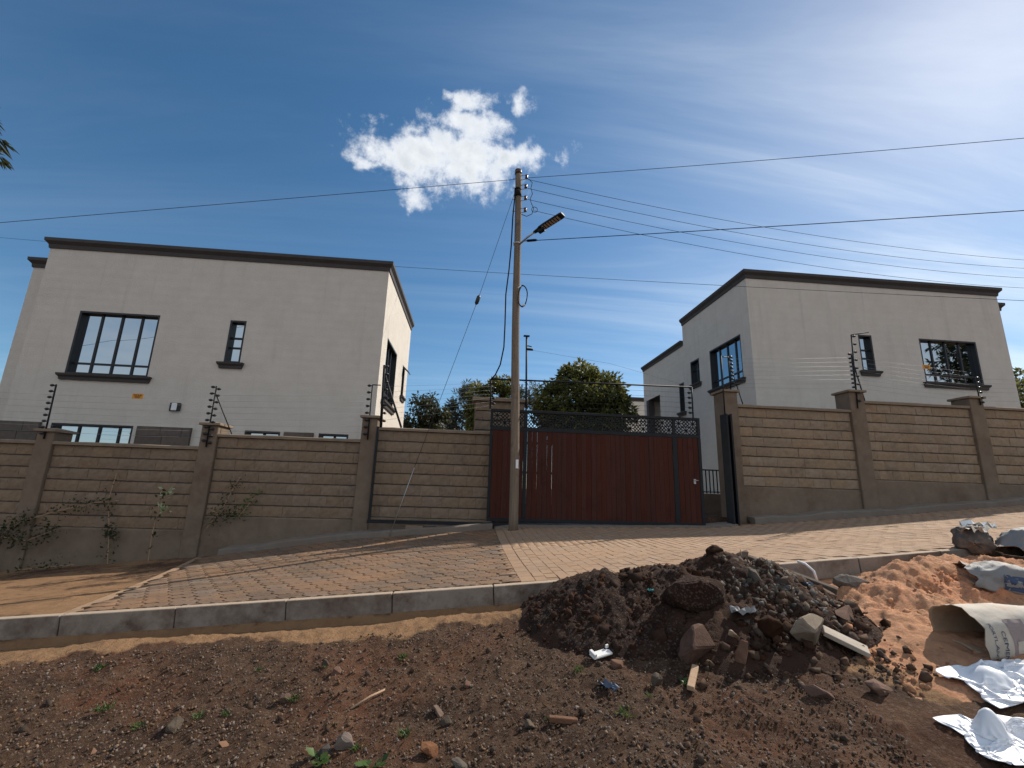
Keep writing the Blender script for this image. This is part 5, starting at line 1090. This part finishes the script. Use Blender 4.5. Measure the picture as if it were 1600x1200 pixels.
# ------------------------------------------------------------------ sacks and plastic sheets
def sack(name, axis, radii, mat, label, seed, inside='sackin', nseg=44, nt=46, wr=.05, fold=.0, rag=.05, rest=None):
    """limp bag: swept along axis points, ragged at the first end, closed at the last; it settles on the ground"""
    A = [Vector(p) for p in axis]; e = empty(name, axis[0], label, 'sack', 'used sacks on the sand')
    def at(t):
        f = t*(len(A)-1); i = min(int(f), len(A)-2); g_ = f-i; g2 = g_*g_*(3-2*g_)
        return A[i].lerp(A[i+1], g_), (A[i+1]-A[i]).normalized(), radii[i][0]+(radii[i+1][0]-radii[i][0])*g2, radii[i][1]+(radii[i+1][1]-radii[i][1])*g2
    def surf(t, a, off=0.0):
        p, d, rw, rh = at(t); s_ = d.cross(Vector((0, 0, 1))).normalized(); u_ = s_.cross(d); ca, sa = math.cos(a), math.sin(a)
        big = float(fbm(ca*1.6+seed, t*4+sa*1.6, 1.0, 2, seed)); cr = float(fbm(ca*2.6+t*5.0, sa*2.6-t*3.0+seed, 1.3, 2, seed+6)); cr = 1-min(1.0, abs(cr)*3.0)
        w = 1 + wr*big*1.6 + fold*(cr-.4)*.9 + fold*.5*math.sin(5*a+4*big)*max(0, 1-t*2.2)
        ca_ = math.copysign(abs(ca)**.8, ca); sa_ = math.copysign(abs(sa)**.8, sa)
        q = p + s_*ca_*(rw*w+off) + u_*sa_*(rh*w+off)
        zf = (rest(q.x, q.y) if rest else -9) + .006 - off
        if q.z < zf: q.z = zf + (q.z-zf)*.04
        return q, d
    Vo = []; Vi = []
    for j in range(nt+1):
        t = j/nt
        for k in range(nseg):
            a = 2*math.pi*k/nseg; sh = rag*float(fbm(a*1.3, seed, 1.2, 3, seed+2))*max(0, 1-t*6)
            q, d = surf(t, a); Vo.append(q+d*sh); q, d = surf(t, a, -.006); Vi.append(q+d*sh)
    F = [(j*nseg+k, j*nseg+(k+1) % nseg, (j+1)*nseg+(k+1) % nseg, (j+1)*nseg+k) for j in range(nt) for k in range(nseg)]
    F.append(tuple(nt*nseg+k for k in range(nseg)))
    MB().add(Vo, F).build('outer_skin', M[mat], e, smooth=True)
    Fi = [f[::-1] for f in F[:-1]] + [tuple(reversed(F[-1]))]
    n0 = len(Vi); V2 = Vi + Vo[:nseg]; Fi += [(k, (k+1) % nseg, n0+(k+1) % nseg, n0+k) for k in range(nseg)]
    MB().add(V2, Fi).build('lining', M[inside], e, smooth=True)
    return e, surf
def sand_top(x, y): return float(gz(x, y)) + (float(sandZ(x, y)) if x > 2.6 else 0.0)
def kerb_top(x, y): return float(kerbZ(x))+.005 if y > 4.86 else max(sand_top(x, y), float(kerbZ(x))-.16)
# cement paper sack lying with its mouth towards the left
s4, surf4 = sack('cement_sack', [(3.50, 3.23, -.92), (3.78, 3.21, -.905), (4.13, 3.17, -.895), (4.58, 3.13, -.89)], [(.20, .195), (.19, .195), (.19, .185), (.17, .13)], 'paper', 'open printed paper cement sack lying mouth to the left on the sand', 11, wr=.035, fold=.035, rag=.07, rest=sand_top)
def on_sack(t, a, off=.003): return surf4(t, a, off)[0]
def sack_text(body, t0, a0, size, mat):
    """letters wrapped round the sack: baseline runs round the girth"""
    cu = bpy.data.curves.new('lettering', 'FONT'); cu.body = body; cu.size = 1.0; ob = bpy.data.objects.new('tmp', cu); col.objects.link(ob)
    me = bpy.data.meshes.new_from_object(ob.evaluated_get(bpy.context.evaluated_depsgraph_get())); bpy.data.objects.remove(ob)
    bm = bmesh.new(); bm.from_mesh(me); bmesh.ops.triangulate(bm, faces=bm.faces); bm.to_mesh(me); bm.free()
    L_ = sum((Vector(axis_b)-Vector(axis_a)).length for axis_a, axis_b in (((3.50, 3.23, -.935), (3.78, 3.21, -.925)), ((3.78, 3.21, -.925), (4.13, 3.17, -.915)), ((4.13, 3.17, -.915), (4.58, 3.13, -.91))))
    V = [on_sack(t0 + v_.co.y*size/L_, a0 - v_.co.x*size/.19*.93) for v_ in me.vertices]
    F = [tuple(p.vertices) for p in me.polygons]
    MB().add(V, F).build('lettering', mat, s4)
def sack_patch(t0, t1, a0, a1, mat, off=.002, n_=10, arch=False):
    V = []; F = []
    for i in range(n_+1):
        for j in range(n_+1):
            t = t0+(t1-t0)*i/n_; a = a0+(a1-a0)*j/n_; V.append(on_sack(t, a, off))
    for i in range(n_):
        for j in range(n_): q = i*(n_+1)+j; F.append((q, q+1, q+n_+2, q+n_+1))
    MB().add(V, F).build('print', mat, s4)
# camera-facing flank: side vector s points to -y for an axis along +x
sack_text('PORTLAND CEMENT', .045, .62, .040, M['ink_blue']); sack_text('CEMENT', .125, .35, .05, M['ink_blue'])
sack_patch(.205, .36, -.75, .75, M['ink_pink'], .0018); sack_patch(.222, .36, -.62, -.30, M['ink_blue'], .0032); sack_patch(.235, .36, -.22, .05, M['paper'], .0032)
s1, _ = sack('woven_sack', [(5.52, 4.76, -.43), (5.60, 4.84, -.42), (5.74, 4.98, -.41), (5.95, 5.14, -.43)], [(.012, .01), (.15, .14), (.165, .14), (.05, .03)], 'sackdark', 'dark dirty sack slumped on the kerb beside the grey sack', 23, wr=.16, fold=.16, rest=kerb_top)
s2, surf2 = sack('woven_sack', [(5.74, 4.62, -.49), (5.95, 4.64, -.45), (6.4, 4.68, -.42), (7.0, 4.72, -.38)], [(.15, .05), (.22, .19), (.24, .21), (.2, .12)], 'sackgrey', 'full grey-blue sack lying on the kerb at the right edge', 31, wr=.10, fold=.13, rest=kerb_top)
s3, surf3 = sack('woven_sack', [(4.62, 4.16, -.69), (4.87, 4.06, -.715), (5.2, 3.94, -.75), (5.7, 3.8, -.79)], [(.21, .14), (.21, .175), (.20, .155), (.15, .08)], 'sackgrey', 'half-empty open grey sack on the sand in the middle of the three woven sacks', 37, wr=.10, fold=.15, rag=.12, rest=sand_top)
def band(parent, surf, t0, t1, a0, a1, mat):
    V = []; F = []; n_ = 16
    for i in range(n_+1):
        for j in range(n_+1): V.append(surf(t0+(t1-t0)*i/n_, a0+(a1-a0)*j/n_, .003)[0])
    for i in range(n_):
        for j in range(n_): q = i*(n_+1)+j; F.append((q, q+1, q+n_+2, q+n_+1))
    MB().add(V, F).build('print', mat, parent, smooth=True)
band(s2, surf2, .12, .8, -.75, -.15, M['ink_blue']); band(s3, surf3, .25, .85, -.1, .5, M['ink_blue'])
def sheet(name, cx, cy, sx, sy, squeeze, seed, label, lumps, rot=0.0, nx=60, ny=40):
    """plastic film: a flat grid gathered up, then let fall and settle by position-based relaxation"""
    r = np.random.default_rng(seed); u_, v_ = np.meshgrid(np.linspace(-.5, .5, nx), np.linspace(-.5, .5, ny)); rest = sx/(nx-1); resty = sy/(ny-1)
    X = u_*sx*squeeze; Y = v_*sy*squeeze; Z = .07 + .06*fbm(u_+seed, v_, 3.0, 3, seed) + .015*fbm(u_, v_+seed, 6.0, 2, seed+3)
    X = X + .05*fbm(u_, v_, 3.3, 2, seed+5); Y = Y + .05*fbm(u_, v_, 3.3, 2, seed+7)
    c_, s_ = math.cos(rot), math.sin(rot); P = np.stack([cx+X*c_-Y*s_, cy+X*s_+Y*c_, Z], -1)
    def floor(P):
        x, y = P[..., 0], P[..., 1]; f = gz(x, y) + np.where(x > 2.6, sandZ(x, y), 0) + .026
        for lx, ly, lr, lh in lumps: f = f + lh*np.clip(1-((x-lx)**2+(y-ly)**2)/lr**2, 0, 1)
        return f
    P[..., 2] += floor(P); Q = P.copy()
    def con(A, B, L, k):
        d = B-A; l = np.linalg.norm(d, axis=-1, keepdims=True)+1e-9; c = d*((l-L)/l*.5*k); A += c; B -= c
    for it in range(110):
        N_ = P + (P-Q)*.90; N_[..., 2] -= .0011; Q = P; P = N_
        for _ in range(4):
            for o in (0, 1):
                con(P[:, o:-1:2][:, :P[:, o+1::2].shape[1]], P[:, o+1::2], rest, 1.0); con(P[o:-1:2][:P[o+1::2].shape[0]], P[o+1::2], resty, 1.0)
            for a_, b_ in ((P[:-1, :-1], P[1:, 1:]), (P[1:, :-1], P[:-1, 1:])): con(a_, b_, math.hypot(rest, resty), .25)
            con(P[:, :-2], P[:, 2:], 2*rest, .05); con(P[:-2], P[2:], 2*resty, .05)
        f = floor(P); hit = P[..., 2] < f; P[..., 2] = np.where(hit, f, P[..., 2]); Q[hit] = Q[hit]*.2 + P[hit]*.8
    me = mesh_np(name, P.reshape(-1, 3), grid(np.zeros(nx), np.zeros(ny)), smooth=True); o = add(name, me, M['white_plastic'])
    md = o.modifiers.new('smooth', 'SUBSURF'); md.levels = 1; md.render_levels = 1
    md = o.modifiers.new('thickness', 'SOLIDIFY'); md.thickness = .0015
    return tag(o, label, 'plastic sheet', 'white plastic sheets')
sheet('plastic_sheet', 3.50, 2.86, 1.3, .56, .58, 3, 'crumpled white plastic sheet lying before the cement sack', [(3.28, 2.88, .10, .07), (3.55, 2.86, .12, .05)], .05)
sheet('plastic_sheet', 2.86, 2.50, .72, .50, .52, 7, 'crumpled white plastic sheet with a raised fold nearest the camera', [(2.84, 2.54, .07, .12), (3.02, 2.52, .08, .05)], -.15)
print('objects', len(bpy.data.objects))
